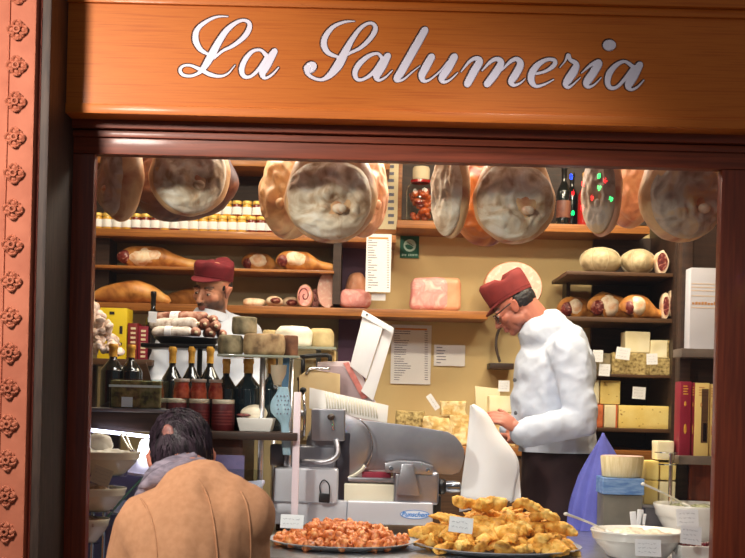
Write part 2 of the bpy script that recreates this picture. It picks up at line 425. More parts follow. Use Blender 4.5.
# ------------------------------------------------------------------ shop room
struct('floor', box(-3.2, 3.2, -1.5, 7.2, -.1, 0), mat('grey_stone_floor', (120, 112, 104), (140, 132, 122), scale=4, rough=.6))
BY = 6.95
struct('wall_back', box(-2.4, 2.4, BY, BY+.1, 0, 3.2), m_cream)
struct('wall_left', box(-2.4, -2.3, FY+.2, BY, 0, 3.2), m_dim)
struct('wall_right', box(2.0, 2.1, FY+.2, BY, 0, 3.2), m_dim)
struct('ceiling', box(-2.4, 2.4, FY+.3, BY+.1, 3.2, 3.3), m_cream)
def PX(px, Y, z):
    u = px-CX; v = ((z-CAMZ)*F/Y-u*sa)/ca
    return Vector(((u*ca-v*sa)*Y/F, Y, z))
# ------------------------------------------------------------------ hanging hams in the window
rz = P(400, 118, 4.6).z + .05
rail = tag(obj('meat_rail', tube([(-1.2, 4.62, rz+.33), (1.35, 4.62, rz+.33)], .012, 12), m_iron), 'steel rail above the window from which the hams hang', 'rail')
def hanging_ham(px, py, Y, w, h, yaw, rind, face, label, seed, facew=.86, roll=0, fy=-.42, group='cured hams hanging in the window'):
    c = P(px, py, Y); a = W(w, Y)/2; b = W(h, Y)/2; d = a*.62
    R = Euler((0, roll, yaw)).to_matrix(); Re = (0, roll, yaw)
    root = T('hanging_ham', label, 'ham', c, group)
    def shp(n, q):
        z = n.z
        if z > 0:
            q = Vector((q.x*(1-.5*z*z), q.y*(1-.35*z*z), q.z*(1+1.1*z)))
        return q
    obj('rind', blob(c, (a, d, b), .10, 6, seed, Re, 5, shape=shp), rind, root, True)
    fc = c + R @ Vector((0, d*fy, -b*.03))
    def fsh(n, q):
        g = fbm(n, 2.2, seed); rdg = 1-abs(noise.noise(n*3.2+Vector((seed, 0, 0))))*2
        hole = math.exp(-((n.x-.22)**2+(n.z+.22)**2)*14)
        return Vector((q.x, q.y*(1+.34*g+.16*rdg-.25*hole), q.z))
    bm = blob(fc, (a*facew, d*.72, b*facew), .12, 9, seed+3, Re, 5, shape=fsh)
    fo = obj('mould_face', bm, face, root, True); fo['label'] = 'pale mould-dusted face of the ham'
    kp = fc + R @ Vector((a*.25, -d*.66, -b*.28))
    obj('hip_bone', blob(kp, (a*.15, d*.16, b*.11), .2, 20, seed+5, Re, 3), m_fat if seed % 2 else face, root, True)
    top = c + R @ Vector((0, 0, b*1.9))
    tube_end = Vector((c.x, 4.62, rz+.32))
    obj('string', tube([c+Vector((0, 0, b*1.5)), tube_end], .004, 6), m_string, root)
    return root
hanging_ham(122, 180, 4.45, 62, 84, math.radians(-58), m_rind, m_mouldg, 'narrow cured ham with a dark grey side, first from the left', 1)
hanging_ham(190, 176, 4.42, 82, 84, math.radians(6), m_rind, m_mould, 'round brownish mould-dusted ham, second from the left', 2, .9)
hanging_ham(182, 182, 4.72, 112, 80, 0, m_rindd, m_rindd, 'dark shadowed ham hanging behind the two leftmost hams', 3)  # shade on this ham is put into a darker rind colour
hanging_ham(290, 192, 4.66, 70, 96, math.radians(-38), m_rind, m_rind, 'orange-brown ham hanging just left of the large central one', 4)
hanging_ham(331, 199, 4.40, 96, 90, math.radians(-4), m_rind, m_mould, 'large round pale ham hanging over the middle of the counter', 5, .9)
m_rindp = mat('ham_rind_pinkish', (224, 160, 130), (236, 186, 150), (206, 128, 104), scale=7, rough=.5, bump=.3, bscale=14, coat=.15, dist=.8, p=(.3, .7), bdist=.01)
hanging_ham(364, 192, 4.66, 52, 92, math.radians(30), m_rindp, m_rindp, 'pinkish ham hanging behind the right edge of the large central one', 6)
hanging_ham(452, 192, 4.42, 46, 94, math.radians(-52), m_rind, m_mould, 'slim pale ham seen edge-on beside the green wall sign', 7, .92)
m_rindr = mat('ham_rind_red_brown', (122, 50, 34), (206, 132, 70), (150, 74, 46), scale=6, rough=.5, bump=.3, bscale=14, dist=.8, p=(.35, .75), bdist=.01)
hanging_ham(484, 200, 4.68, 70, 92, math.radians(-20), m_rindr, m_rindr, 'red-brown ham in the gap behind the two hams over the older man', 8)
hanging_ham(513, 201, 4.40, 84, 84, math.radians(3), m_rind, m_mould, 'round mould-dusted ham hanging above the red cap of the older man', 9, .92)
hanging_ham(603, 192, 4.42, 46, 90, math.radians(-50), m_rindp, m_mouldg, 'slim grey ham just right of the dark bottles', 10, .92)
hanging_ham(630, 186, 4.70, 56, 84, math.radians(20), m_rindp, m_rindp, 'pinkish ham hanging between the two rightmost pale hams', 12)
hanging_ham(681, 198, 4.40, 88, 90, math.radians(12), m_rind, m_mouldg, 'big round grey and yellow ham at the right end of the row', 11, .9)
# ------------------------------------------------------------------ wall shelving
def shelf(name, x0, x1, y, Y, depth, th, m, label, cat='shelf', group=None):
    a = P((x0+x1)/2, y, Y); zt_ = a.z
    xa, xb = PX(x0, Y, zt_).x, PX(x1, Y, zt_).x
    tag(obj(name, box(xa, xb, Y, Y+depth, zt_-th, zt_, .003), m), label, cat, group)
    return zt_
SB = 6.62
zA = shelf('wall_shelf', 86, 396, 231.5, SB, BY-SB, .038, m_shelf, 'orange wood wall shelf carrying the rows of small labelled jars')
zM = shelf('wall_shelf', 397, 650, 223, SB, BY-SB, .040, m_shelf, 'orange wood wall shelf with the bottles and big pickle jar')
zBs = shelf('wall_shelf', 86, 334, 267.5, SB, BY-SB, .015, m_shelf, 'thin wall shelf with half hams directly under the jar shelf')
zC = shelf('wall_shelf', 86, 488, 306.5, SB, BY-SB, .040, m_shelf, 'long wall shelf running from the whole hams to the pink cooked ham')
zD = shelf('wall_shelf', 86, 390, 160, SB, BY-SB, .03, m_shelf, 'highest wall shelf, mostly hidden by the hanging hams')
# cabinet backs (setting)
def backp(n, x0, y0, x1, y1, m, Y=BY-.02):
    struct(n, pbox(x0, y0, x1, y1, Y, .018), m)
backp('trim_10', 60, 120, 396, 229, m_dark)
backp('trim_11', 60, 229, 338, 560, m_dim)
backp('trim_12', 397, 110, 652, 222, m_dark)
backp('trim_13', 338, 236, 366, 470, m_plum, BY-.04)  # purple reflection in the pane, painted as an upright panel
struct('trim_14', pbox(92, 234, 109, 302, 6.72, .2), m_dark)
struct('trim_15', pbox(333, 232, 341, 304, SB+.02, .3), m_dark)
# jars
def jar_proto():
    root = T('jar', 'x', 'jar', (0, 0, 0)); ORG[root.name] = Vector((0, 0, 0)); r = .0243
    g = obj('glass_body', lathe([(0, 0), (r*.9, 0), (r, .004), (r, .058), (r*.86, .066), (0, .067)], seg=18), None or m_honey, root, 50)
    obj('label_band', lathe([(r+.0006, .012), (r+.0008, .013), (r+.0008, .05), (r+.0006, .051), (r-.001, .051), (r-.001, .012)], seg=18), m_paper, root, 50)
    obj('lid', lathe([(0, .066), (r*.95, .066), (r*1.0, .069), (r*1.0, .080), (r*.9, .0835), (0, .0835)], seg=18), m_goldlid, root, 50)
    return root
m_honey = mat('honey_glass', (206, 158, 52), rough=.15, coat=.5)
m_jam = mat('jam_glass', (112, 30, 18), rough=.15, coat=.5)
m_goldlid = mat('gold_lid', (222, 182, 84), (240, 208, 120), scale=60, rough=.4, metal=.3)
jp = jar_proto()
def recolor(root, pname, m):
    for ch in root.children:
        if ch.name.split('.')[0] == pname:
            ch.data = ch.data.copy(); ch.data.materials[0] = m
jq = copy_tree(jp); recolor(jq, 'glass_body', m_jam)
used = {jp.name: False, jq.name: False}
def place(proto, loc, label, group, rotz=0, cat=None, scale=None):
    if not used.get(proto.name): o = proto; used[proto.name] = True
    else: o = copy_tree(proto)
    o.location = loc; o.rotation_euler = (0, 0, rotz) if not isinstance(rotz, tuple) else rotz
    if scale: o.scale = scale
    o['label'] = label; o['group'] = group
    if cat: o['category'] = cat
    return o
pat = 'hhhhjjjhjhhhhhhhjjjhjj'
for i in range(19):
    px = 97.5+9.62*i
    kind = pat[i]
    place(jq if kind == 'j' else jp, PX(px, SB+.05, zA), '%s jar with gold lid, %s from the left in the lower row' % ('dark jam' if kind == 'j' else 'honey-coloured', ordn(i)), 'labelled jars on the jar shelf', random.random()*.6)
for i in range(8):
    px = 197+10.0*i
    kind = 'hhhhjhjj'[i]
    place(jq if kind == 'j' else jp, PX(px, SB+.085, zA+.0837), '%s jar stacked on others, %s from the left in the upper row' % ('dark jam' if kind == 'j' else 'honey-coloured', ordn(i)), 'labelled jars on the jar shelf', random.random()*.6)
# lying hams --------------------------------------------------------
def lying_ham(x0, x1, z, Y, hpx, body, cut, label, seed, fat=True, name='cured_ham', flip=False, group='half hams on the wall shelves', droop=0, rr=None):
    a = PX(x0, Y, z).x; b = PX(x1, Y, z).x; L = b-a; h = W(hpx, Y); r = h/2
    if flip: a, b = b, a
    s = 1 if b > a else -1
    root = T(name, label, 'ham', (( a+b)/2, Y, z), group)
    prof = rr or [(0, .55), (.03, .82), (.12, .98), (.28, 1.0), (.45, .92), (.6, .72), (.75, .5), (.88, .42), (.96, .4), (1, .22)]
    pts = [(a+s*L*t, Y, z+r*k+droop*r*(1-k)) for t, k in prof]
    bm = tube(pts, [r*k for t, k in prof], 20, None, 3, up=(0, 1, 0))
    for v in bm.verts:
        n = fbm(v.co, 14, seed)*.12*r; v.co += Vector((n*.3, n, n))
    obj('skin', bm, body, root, True)
    if fat:
        t0 = .27; c = (a+s*L*t0, Y-r*.26, z+r*1.02)
        bm = blob(c, (L*.28, r*.88, r*.84), .12, 16, seed+2, (0, 0, 0), 4)
        o = obj('fat', bm, m_fat, root, True); o['label'] = 'white fat side of the ham'
    if cut:
        c = (a+s*L*.05, Y-r*.42, z+r*.92)
        bm = blob(c, (L*.085+r*.25, r*.66, r*.62), .14, 18, seed+4, (0, 0, s*.5), 4)
        o = obj('lean_cut', bm, m_lean, root, True); o['label'] = 'dark red cut end of the ham'
    return root
SY2 = SB+.12
lying_ham(123, 204, zBs, SY2, 22, m_gold, True, 'golden half ham with white fat side above the younger man', 21)
lying_ham(247, 286, zBs, SY2+.09, 20, m_gold, True, 'left of two half hams with dark cut ends beside the central hanging ham', 22)
lying_ham(281, 334, zBs, SY2-.06, 20, m_gold, True, 'right of two half hams with dark red cut ends under the jar shelf', 23)
whole = [(0, .35), (.03, .52), (.12, .7), (.28, .86), (.45, 1.0), (.6, .98), (.75, .8), (.88, .5), (.96, .36), (1, .2)]
lying_ham(95, 170, zC, SY2-.05, 23, m_gold, False, 'golden whole ham lying on the long shelf at its left end', 24, False, rr=whole)
lying_ham(164, 222, zC, SY2+.11, 19, m_gold, False, 'golden whole ham half hidden behind the younger man', 25, False, rr=whole)
# cuts on shelf C
def slab(px0, px1, z, Y, hpx, d, m, name, label, cat, seed, amp=.12, r=None, parts=None, group=None, rot=(0,0,0)):
    a = PX(px0, Y, z); b = PX(px1, Y, z); w = (b.x-a.x)/2; h = W(hpx, Y)/2
    c = Vector(((a.x+b.x)/2, Y, z+h))
    def shp(n, q):   # squarer than an ellipsoid
        k = .72; f = lambda v: math.copysign(abs(v)**k, v)
        return Vector((f(n.x)*w, f(n.y)*d, max(f(n.z)*h, -h)))
    bm = blob(c, (w, d, h), amp, 18, seed, rot, 4, shape=shp)
    o = obj(name, bm, m, None, True)
    return tag(o, label, cat, group)
def cutpiece(px0, px1, z, Y, hpx, seed, label, rnd=False):
    a = PX(px0, Y, z); b = PX(px1, Y, z); w = (b.x-a.x)/2; h = W(hpx, Y)/2; c = Vector(((a.x+b.x)/2, Y, z+h))
    root = T('ham_cut', label, 'ham', (c.x, Y, z), 'boned ham cuts on the shelves')
    obj('fat', blob(c, (w, .06, h), .14, 14, seed, sub=4), m_fat, root, True)
    o = obj('lean', blob(c+Vector((w*.1, -.028, 0)), (w*.68, .045, h*.66), .2, 16, seed+1, sub=4), m_lean, root, True); o['label'] = 'dark red lean of the cut'
    return root
slab(243, 266, zC, SY2, 9, .05, m_fat, 'fat_slab', 'small white slab of cured fat right of the younger man', 'cured fat', 31)
cutpiece(266, 283, zC, SY2-.06, 11, 32, 'small dark marbled ham cut beside the white fat slab')
cutpiece(281, 300, zC, SY2+.06, 12, 33, 'marbled ham cut leaning against the rolled pancetta')
def roll(px0, px1, z, Y, hpx, seed, label):
    a = PX(px0, Y, z); b = PX(px1, Y, z); w = (b.x-a.x)/2; h = W(hpx, Y)/2; c = Vector(((a.x+b.x)/2, Y, z+h))
    root = T('rolled_pancetta', label, 'pancetta', (c.x, Y, z), 'rolled pancetta')
    M = Matrix.Diagonal((w, 1, h, 1)) @ Matrix.Rotation(-PI/2, 4, 'X')
    obj('skin', lathe([(0, -.03), (.9, -.03), (1, -.025), (1, .06), (.9, .07), (0, .07)], c, 24, M=M), m_rindp, root, 40)
    obj('fat', lathe([(0, .070), (.86, .070), (.86, .074), (0, .0745)], c, 24, M=Matrix.Diagonal((w, 1, h, 1)) @ Matrix.Rotation(PI/2, 4, 'X')), m_pinkm, root, 40)
    sp = [(c.x+w*.75*t*math.cos(9*t+seed), c.y-.076, c.z+h*.75*t*math.sin(9*t+seed)) for t in [i/30 for i in range(2, 31)]]
    obj('spiral', tube(sp, w*.07, 6), m_lean, root, True)
roll(297, 313, zC, SY2, 24, 1, 'rolled pancetta with a dark spiral on its round cut face')
roll(310, 321, zC, SY2+.15, 22, 2, 'narrower pancetta roll half behind the spiral one')
def mortadella(px0, px1, py0, z, Y, label, seed):
    a = PX(px0, Y, z); b = PX(px1, Y, z); w = (b.x-a.x)/2; h = (P((px0+px1)/2, py0, Y).z-z)/2; c = Vector(((a.x+b.x)/2, Y, z+h))
    root = T('mortadella', label, 'mortadella', (c.x, Y, z))
    Rm = Matrix.Rotation(PI/2, 4, 'X')
    M = Matrix.Diagonal((w, 1, h, 1)) @ Rm
    obj('casing', lathe([(0, -.09), (.6, -.09), (.88, -.06), (1, -.01), (1, .03), (.97, .055), (0, .056)], c, 32, M=M), m_cooksk, root, 40)
    o = obj('cut_face', lathe([(0, .055), (.95, .055), (.95, .060), (0, .062)], c, 32, M=M), m_mort, root, 40); o['label'] = 'pale pink cut face'
m_mort = mat('mortadella_face', (238, 186, 170), (244, 202, 186), (250, 228, 214), scale=60, rough=.5, kind='noise', p=(.5, .72), coat=.2)
mortadella(317, 338, 272, zC, SY2+.03, 'tall oval mortadella with pink cut face standing by the purple painted reflection', 1)
mortadella(482, 541, 262, zC, SY2+.03, 'large round mortadella behind the head of the older man', 2)
slabh = slab(338, 371, zC, SY2-.05, 20, .06, m_pinkm, 'cooked_ham', 'rosy cured ham joint in front of the purple painted reflection', 'ham', 35)
slab(345, 366, zC, SY2+.1, 38, .05, m_cooksk, 'cooked_ham', 'pale upright ham joint behind the rosy joint by the purple painted reflection', 'ham', 36)
# pink cooked ham block
a = PX(410, SY2, zC); b = PX(460, SY2, zC); hh = W(33, SY2)
root = T('cooked_ham', 'block of pink cooked ham with flat cut face beneath the green sign', 'ham', ((a.x+b.x)/2, SY2, zC))
def hamblock(x0, x1, y0, y1, z0, z1, r, seed, amp=.05):
    bm = box(x0, x1, y0, y1, z0, z1, r, seg=4); bmesh.ops.subdivide_edges(bm, edges=bm.edges, cuts=2, use_grid_fill=True)
    for v in bm.verts: v.co += Vector((1, .4, 1))*fbm(v.co, 12, seed)*amp*(z1-z0)
    return bm
obj('skin', hamblock(a.x+.05, b.x, SY2-.07, SY2+.08, zC+.002, zC+hh, .035, 3), m_cooksk, root, True)
obj('cut_face', hamblock(a.x, b.x-.06, SY2-.078, SY2+.07, zC+.004, zC+hh*.98, .04, 4), m_pinkm, root, True)
# ------------------------------------------------------------------ on the middle shelf and the back wall
def bottle(loc, H, R, glass, cap, label, group=None, lab=None, neckw=.32, name='bottle', capm=None, sub=True):
    root = T(name, label, 'bottle', loc, group)
    pr = [(0, 0), (R*.92, 0), (R, .006), (R, H*.52), (R*.93, H*.60), (R*.62, H*.68), (R*neckw, H*.76), (R*neckw*.95, H*.97), (R*neckw*1.1, H*.975), (R*neckw*1.1, H), (0, H)]
    q = cr([(r, z, 0) for r, z in pr[2:7]], 4)
    pr = pr[:2]+[(x, z) for x, z, _ in q]+pr[7:]
    obj('glass', lathe(pr, loc, 24), glass, root, 60)
    obj('foil_cap', lathe([(0, H*.80), (R*neckw*1.12, H*.80), (R*neckw*1.12, H*.93), (R*neckw*1.3, H*.94), (R*neckw*1.3, H*.985), (R*neckw*1.15, H*1.004), (0, H*1.006)], loc, 20), cap, root, 50)
    if lab:
        obj('label', lathe([(R*1.005, H*.14), (R*1.02, H*.145), (R*1.02, H*.42), (R*1.005, H*.425), (R*.98, H*.42), (R*.98, H*.14)], loc, 24), lab, root, 50)
    return root
m_bottle = mat('dark_bottle_glass', (10, 18, 20), rough=.08, coat=1)
m_bottleb = mat('blue_green_bottle_glass', (14, 36, 44), rough=.08, coat=1)
m_foil = mat('gold_foil', (206, 146, 48), (226, 174, 76), scale=60, rough=.35, metal=.1)
m_redglass = mat('red_liqueur', (150, 24, 24), rough=.1, coat=1)
bottle(PX(563, SB+.1, zM), .31, .037, m_bottle, m_blackp, 'dark wine bottle left of the red bottle on the middle shelf', 'bottles on the middle shelf', m_rindd)
bottle(PX(571, SB+.17, zM), .29, .034, m_bottle, m_blackp, 'dark wine bottle partly behind its neighbours on the middle shelf', 'bottles on the middle shelf')
bottle(PX(584, SB+.1, zM), .28, .036, m_redglass, m_foil, 'bright red bottle on the middle shelf left of the slim grey ham', 'bottles on the middle shelf')
root = T('pickle_jar', 'big glass jar of red and orange peppers with cork stopper on the middle shelf', 'jar', PX(420, SB+.1, zM))
c = PX(420, SB+.1, zM)
obj('glass', lathe([(0, 0), (.066, 0), (.072, .008), (.075, .16), (.066, .19), (.05, .205), (.05, .225), (0, .225)], c, 28), glassmat('jar_glass', (240, 246, 244), 1.2), root, 50)
bm = B()
for i in range(46):
    an = random.random()*2*PI; rr_ = .05*math.sqrt(random.random()); zz = .02+.15*random.random()
    blob((c.x+rr_*math.cos(an), c.y+rr_*math.sin(an), c.z+zz), (.017, .017, .014), .2, 30, i, (random.random()*3, random.random()*3, 0), 2, bm)
obj('peppers', bm, mat('pickled_peppers', (120, 26, 14), (196, 84, 24), (90, 20, 14), scale=14, rough=.3, coat=.5), root, True)
obj('rim_band', lathe([(.051, .205), (.055, .207), (.055, .220), (.051, .222)], c, 24), m_redglass, root, 50)
obj('stopper', lathe([(0, .222), (.042, .222), (.044, .245), (.044, .28), (.038, .29), (0, .29)], c, 24), m_string, root, 50)
# framed print leaning on the wall
fr = T('framed_print', 'tall framed cream print hanging on the wall beside the central ham', 'picture', P(386, 232, BY-.03))
obj('frame', pbox(360, 152, 402, 234, BY-.035, .02, .004), m_shelf, fr)
obj('print', pbox(364, 156, 398, 229, BY-.038, .01), m_paperd, fr)
bm = B()
for k in range(9): pbox(388, 165+7*k, 394, 168+7*k, BY-.040, .004, 0, bm)
o = obj('printed_marks', bm, m_ink, fr)
def sheet(name, x0, y0, x1, y1, Y, label, lines, col=True, head=True, seed=0):
    root = T(name, label, 'paper', P((x0+x1)/2, y1, Y))
    obj('sheet', pbox(x0, y0, x1, y1, Y, .003), m_paper, root)
    bm = B(); rnd = random.Random(seed); n = lines; st = (y1-y0)*.86/n
    for k in range(n):
        yy = y0+(y1-y0)*.10+st*k
        pbox(x0+(x1-x0)*.08, yy, x0+(x1-x0)*(.2+.3*rnd.random()), yy+st*.3, Y-.0008, .002, 0, bm)
        if col: pbox(x0+(x1-x0)*.84, yy, x0+(x1-x0)*.92, yy+st*.3, Y-.0008, .002, 0, bm)
    obj('printed_rows', bm, m_ink, root)
    if head: obj('heading_bar', pbox(x0+(x1-x0)*.1, y0+(y1-y0)*.055, x1-(x1-x0)*.1, y0+(y1-y0)*.085, Y-.001, .002), m_inko, root)
    return root
sheet('price_list', 366, 234, 391, 292, 6.55, 'tall white printed price list hanging by the framed print', 20, True, True, 1)
sheet('notice', 391, 325, 431, 384, BY-.012, 'large white printed notice on the wall below the long shelf', 22, True, True, 2)
sheet('notice', 434, 345, 465, 366, BY-.012, 'small white landscape notice on the wall left of the older man', 6, False, False, 3)
obj('shelf_tag', cardbm(378.5, 297, 14, 7, 6.58)[0], m_paper); tag(bpy.data.objects['shelf_tag'], 'small white tag on the long shelf below the price list', 'price tag')
# green sign
gs = T('green_sign', 'small dark green square sign with pale round emblem on the wall', 'sign', P(410, 258, BY-.012))
m_green = mat('sign_green', (10, 92, 70), rough=.5); m_pale = mat('sign_pale', (176, 214, 200), rough=.6)
obj('panel', pbox(400, 235, 419, 258, BY-.012, .008, .001), m_green, gs)
c = P(409.8, 245.5, BY-.013); r = W(6.2, BY)
Mx = Matrix.Rotation(PI/2, 4, 'X')
obj('emblem', lathe([(0, 0), (r, 0), (r, .001), (0, .0012)], c, 28, M=Mx), m_pale, gs)
ra = [(-.9, .05), (-.5, .2), (.1, .1), (.7, -.35), (.55, -.62), (.1, -.8), (-.45, -.7), (-.8, -.35)]
bm = B(); t = bmesh.new(); f = t.faces.new([t.verts.new((c.x+r*.85*x, c.y-.0018, c.z+r*.85*z)) for x, z in ra]); merge(bm, t)
tube([(c.x-r*.5, c.y-.002, c.z+r*.55), (c.x+.6*r, c.y-.002, c.z-r*.05)], r*.06, 6, bm)
obj('emblem_mark', bm, m_green, gs)
bm = B(); rnd = random.Random(4)
for k in range(10):
    if k == 3: continue
    pbox(402+1.6*k, 254, 402.9+1.6*k, 256, BY-.0135, .001, 0, bm)
obj('caption', bm, m_pale, gs)
# ------------------------------------------------------------------ right wall unit with cheeses
RB = 6.35
def unit_shelf(x0, x1, y, th, label, m=None):
    return shelf('wall_shelf', x0, x1, y, RB, BY-.06-RB, th, m or m_shelfd, label)
struct('trim_16', pbox(590, 238, 676, 530, BY-.06, .03), m_dark)
struct('trim_17', pbox(566, 272, 570, 330, 6.8, .14), m_dark)
struct('trim_18', pbox(673, 150, 681, 530, RB-.03, BY-RB), m_dark)
z1 = unit_shelf(567, 673, 272, .018, 'dark wall shelf carrying two wrapped round hams at the right')
z2 = unit_shelf(565, 673, 317.5, .022, 'dark wall shelf with the row of boned half hams')
z3 = unit_shelf(592, 673, 374.5, .014, 'dark wall shelf with the grainy rind cheeses and price tags')
z4 = unit_shelf(590, 673, 428.5, .018, 'lowest dark wall shelf carrying the big yellow cheese block')
m_wrap = mat('ham_in_net_wrap', (156, 138, 104), (196, 178, 142), (176, 158, 122), scale=14, rough=.6, bump=.6, bscale=30, coat=.2, dist=.6, bdist=.01)
def wrapped(px0, px1, hpx, label, seed):
    Y = RB+.14; a = PX(px0, Y, z1); b = PX(px1, Y, z1); w = (b.x-a.x)/2; h = W(hpx, Y)/2; c = Vector(((a.x+b.x)/2, Y, z1+h))
    root = T('wrapped_ham', label, 'ham', (c.x, Y, z1), 'wrapped round hams on the top right shelf')
    obj('ham_body', blob(c, (w, .1, h), .12, 12, seed, sub=4, shape=lambda n, q: Vector((q.x, q.y, max(q.z, -h*.93)))), m_wrap, root, True)
    bm = B()
    for k in range(4):
        an = k*PI/4+.2
        pts = []
        for i in range(25):
            t = 2*PI*i/24; d = Vector((math.cos(an)*math.cos(t)*w, math.sin(an)*math.cos(t)*.1, math.sin(t)*h*.96))
            pts.append(c+d*1.03)
        tube(pts, .0018, 5, bm)
    obj('string', bm, m_string, root)
wrapped(579, 621, 27, 'wider of two string-tied wrapped hams on the top right shelf', 41)
wrapped(620, 655, 26, 'narrower of two string-tied wrapped hams, beside the cut ham slices', 42)
def slice_(px0, px1, z, Y, hpx, seed, label, yaw=0):
    a = PX(px0, Y, z); b = PX(px1, Y, z); w = (b.x-a.x)/2; h = W(hpx, Y)/2; c = Vector(((a.x+b.x)/2, Y, z+h))
    root = T('ham_slice', label, 'ham', (c.x, Y, z), 'thick upright ham slices on the right shelves')
    Rm = Matrix.Rotation(PI/2, 4, 'X')
    def nf(v): return Vector((v.x, v.y, 0))*fbm((v.x*.9, v.y*.9, seed), 1.2, seed)*.18
    M = Matrix.Rotation(yaw, 4, 'Z') @ Matrix.Diagonal((w, 1, h, 1)) @ Rm
    obj('fat', lathe([(0, -.035), (.92, -.035), (1, -.02), (1, .03), (.94, .036), (0, .036)], c, 28, M=M, noisef=nf), m_fat, root, 40)
    obj('lean', lathe([(0, .0365), (.74, .0365), (.74, .041), (0, .043)], c, 28, M=M, noisef=nf), m_lean, root, 40)
slice_(654, 667, z1, RB+.07, 24, 1, 'upright ham slice with red centre beside the wrapped hams')
slice_(662, 675, z1, RB+.2, 30, 2, 'taller upright ham slice at the right end of the top shelf')
slice_(660, 668, z2, RB+.05, 26, 3, 'upright ham slice right of the half hams on the second shelf')
slice_(667, 675, z2, RB+.07, 30, 4, 'marbled ham slice at the very right end of the half ham shelf')
lying_ham(564, 602, z2, RB+.34, 24, m_gold, True, 'half ham at the left end of the right shelf, by the dark upright', 51, group='half hams on the right shelf')
lying_ham(595, 640, z2, RB+.21, 27, m_gold, True, 'middle half ham with red cut end on the right shelf', 52, group='half hams on the right shelf')
lying_ham(626, 663, z2, RB+.07, 24, m_gold, True, 'nearest half ham with a broad red cut face on the right shelf', 53, group='half hams on the right shelf')
# cheeses ------------------------------------------------------------
m_chy = mat('yellow_cheese', (236, 204, 112), (244, 220, 140), scale=10, rough=.5, bump=.1, coat=.15)
m_chp = mat('pale_cheese', (236, 222, 176), (244, 234, 200), scale=10, rough=.5, bump=.1)
m_chr = mat('grainy_rind', (112, 92, 52), (170, 148, 96), (196, 176, 120), scale=60, rough=.8, bump=.5, bscale=80)
m_chc = mat('crumbly_cheese', (206, 166, 96), (232, 204, 144), (244, 226, 178), scale=26, rough=.8, bump=.7, bscale=40, dist=.8, bdist=.01)
m_chb = mat('brown_rind', (106, 82, 56), (146, 118, 84), (168, 142, 104), scale=24, rough=.85, bump=.6, bscale=40)
m_chg = mat('grey_green_rind', (88, 80, 60), (126, 114, 86), (150, 136, 106), scale=24, rough=.85, bump=.6, bscale=40)
m_redrind = mat('orange_red_rind', (196, 84, 50), (220, 124, 76), scale=30, rough=.6)
def cheese(px0, px1, z, Y, hpx, d, m, label, seed=0, face=None, group=None, r=.006, amp=.05, holes=0, topm=None, top=None, yaw=0, rind=None):
    a = PX(px0, Y, z); b = PX(px1, Y, z); h = W(hpx, Y)
    c = Vector(((a.x+b.x)/2, Y+d/2, z))
    root = T('cheese', label, 'cheese', c, group)
    def mk(x0, x1, y0, y1, zz0, zz1, rr, sd):
        bm = box(x0, x1, y0, y1, zz0, zz1, rr); bmesh.ops.subdivide_edges(bm, edges=bm.edges, cuts=4, use_grid_fill=True)
        for v in bm.verts:
            if v.co.z > z+.002: v.co += Vector((fbm(v.co, 18, sd), fbm(v.co, 18, sd+1), .7*fbm(v.co, 15, sd+2)))*amp*h
        if yaw: bmesh.ops.rotate(bm, verts=bm.verts, cent=c, matrix=Matrix.Rotation(yaw, 3, 'Z'))
        return bm
    if holes:
        bm = mk(a.x, b.x, Y, Y+d, z, z+h, r, seed)
        obj('paste', bm, m, root, 40)
        hb = B(); rnd = random.Random(seed)
        for k in range(holes):
            ell(hb, (rnd.uniform(a.x+.01, b.x-.01), Y+.0005, rnd.uniform(z+.012, z+h-.012)), (.0035+.002*rnd.random(), .0012, .003), sub=2)
        obj('holes', hb, m_hole, root, True)
    else: obj('paste', mk(a.x, b.x, Y, Y+d, z, z+h, r, seed), m, root, 40)
    if rind == 'left': obj('rind', mk(a.x-.004, a.x+.006, Y-.001, Y+d+.001, z, z+h+.001, .001, seed), face, root, 40)
    if rind == 'right': obj('rind', mk(b.x-.004, b.x+.005, Y-.001, Y+d+.001, z, z+h+.001, .001, seed), face, root, 40)
    if rind == 'top': obj('rind', mk(a.x-.001, b.x+.001, Y-.001, Y+d+.001, z+h-.008, z+h+.001, .001, seed), face, root, 40)
    return root
m_hole = mat('cheese_hole', (170, 130, 60), rough=.7)
CG = 'cheeses on the right wall shelves'
cheese(612, 650, z3, RB+.04, 22, .2, m_chr, 'grainy brown-rind cheese block behind the slanted price tag', 61, group=CG)
cheese(650, 678, z3, RB+.03, 17, .2, m_chr, 'grainy cheese block at the right end of the tag shelf', 62, group=CG)
cheese(598, 611, z3, RB+.06, 21, .2, m_chg, 'dark cheese block beside the older man on the tag shelf', 63, group=CG)
zz = z3+W(22, RB+.04)
cheese(625, 650, zz+.002, RB+.05, 21, .13, m_chp, 'pale square cheese stacked on the grainy block', 64, group=CG, amp=.02)
zz2 = z3+W(17, RB+.03)
cheese(650, 668, zz2+.002, RB+.05, 18, .12, m_chp, 'pale wedge cheese stacked at the right on the grainy block', 65, group=CG, face=m_chr, rind='right')
cheese(669, 677, zz2+.002, RB+.05, 16, .12, m_chr, 'small grainy cheese piece squeezed beside the dark upright', 66, group=CG)
cheese(618, 674, z4, RB+.03, 23, .2, m_chy, 'long pale yellow cheese block with small holes on the lowest shelf', 67, group=CG, holes=14, amp=.012)
cheese(604, 616, z4, RB+.03, 23, .2, m_chp, 'narrow yellow cheese with red rind left of the long yellow block', 68, group=CG, face=m_redrind, rind='right', amp=.02)
cheese(590, 603, z4, RB+.03, 23, .2, m_redrind, 'orange-red rinded cheese beside the sleeve of the older man', 69, group=CG, amp=.02)
zz = z4+W(23, RB+.03)
cheese(600, 620, zz+.003, RB+.04, 24, .15, m_chy, 'holed yellow cheese stacked above the red-rinded one', 70, group=CG, holes=4, amp=.02)
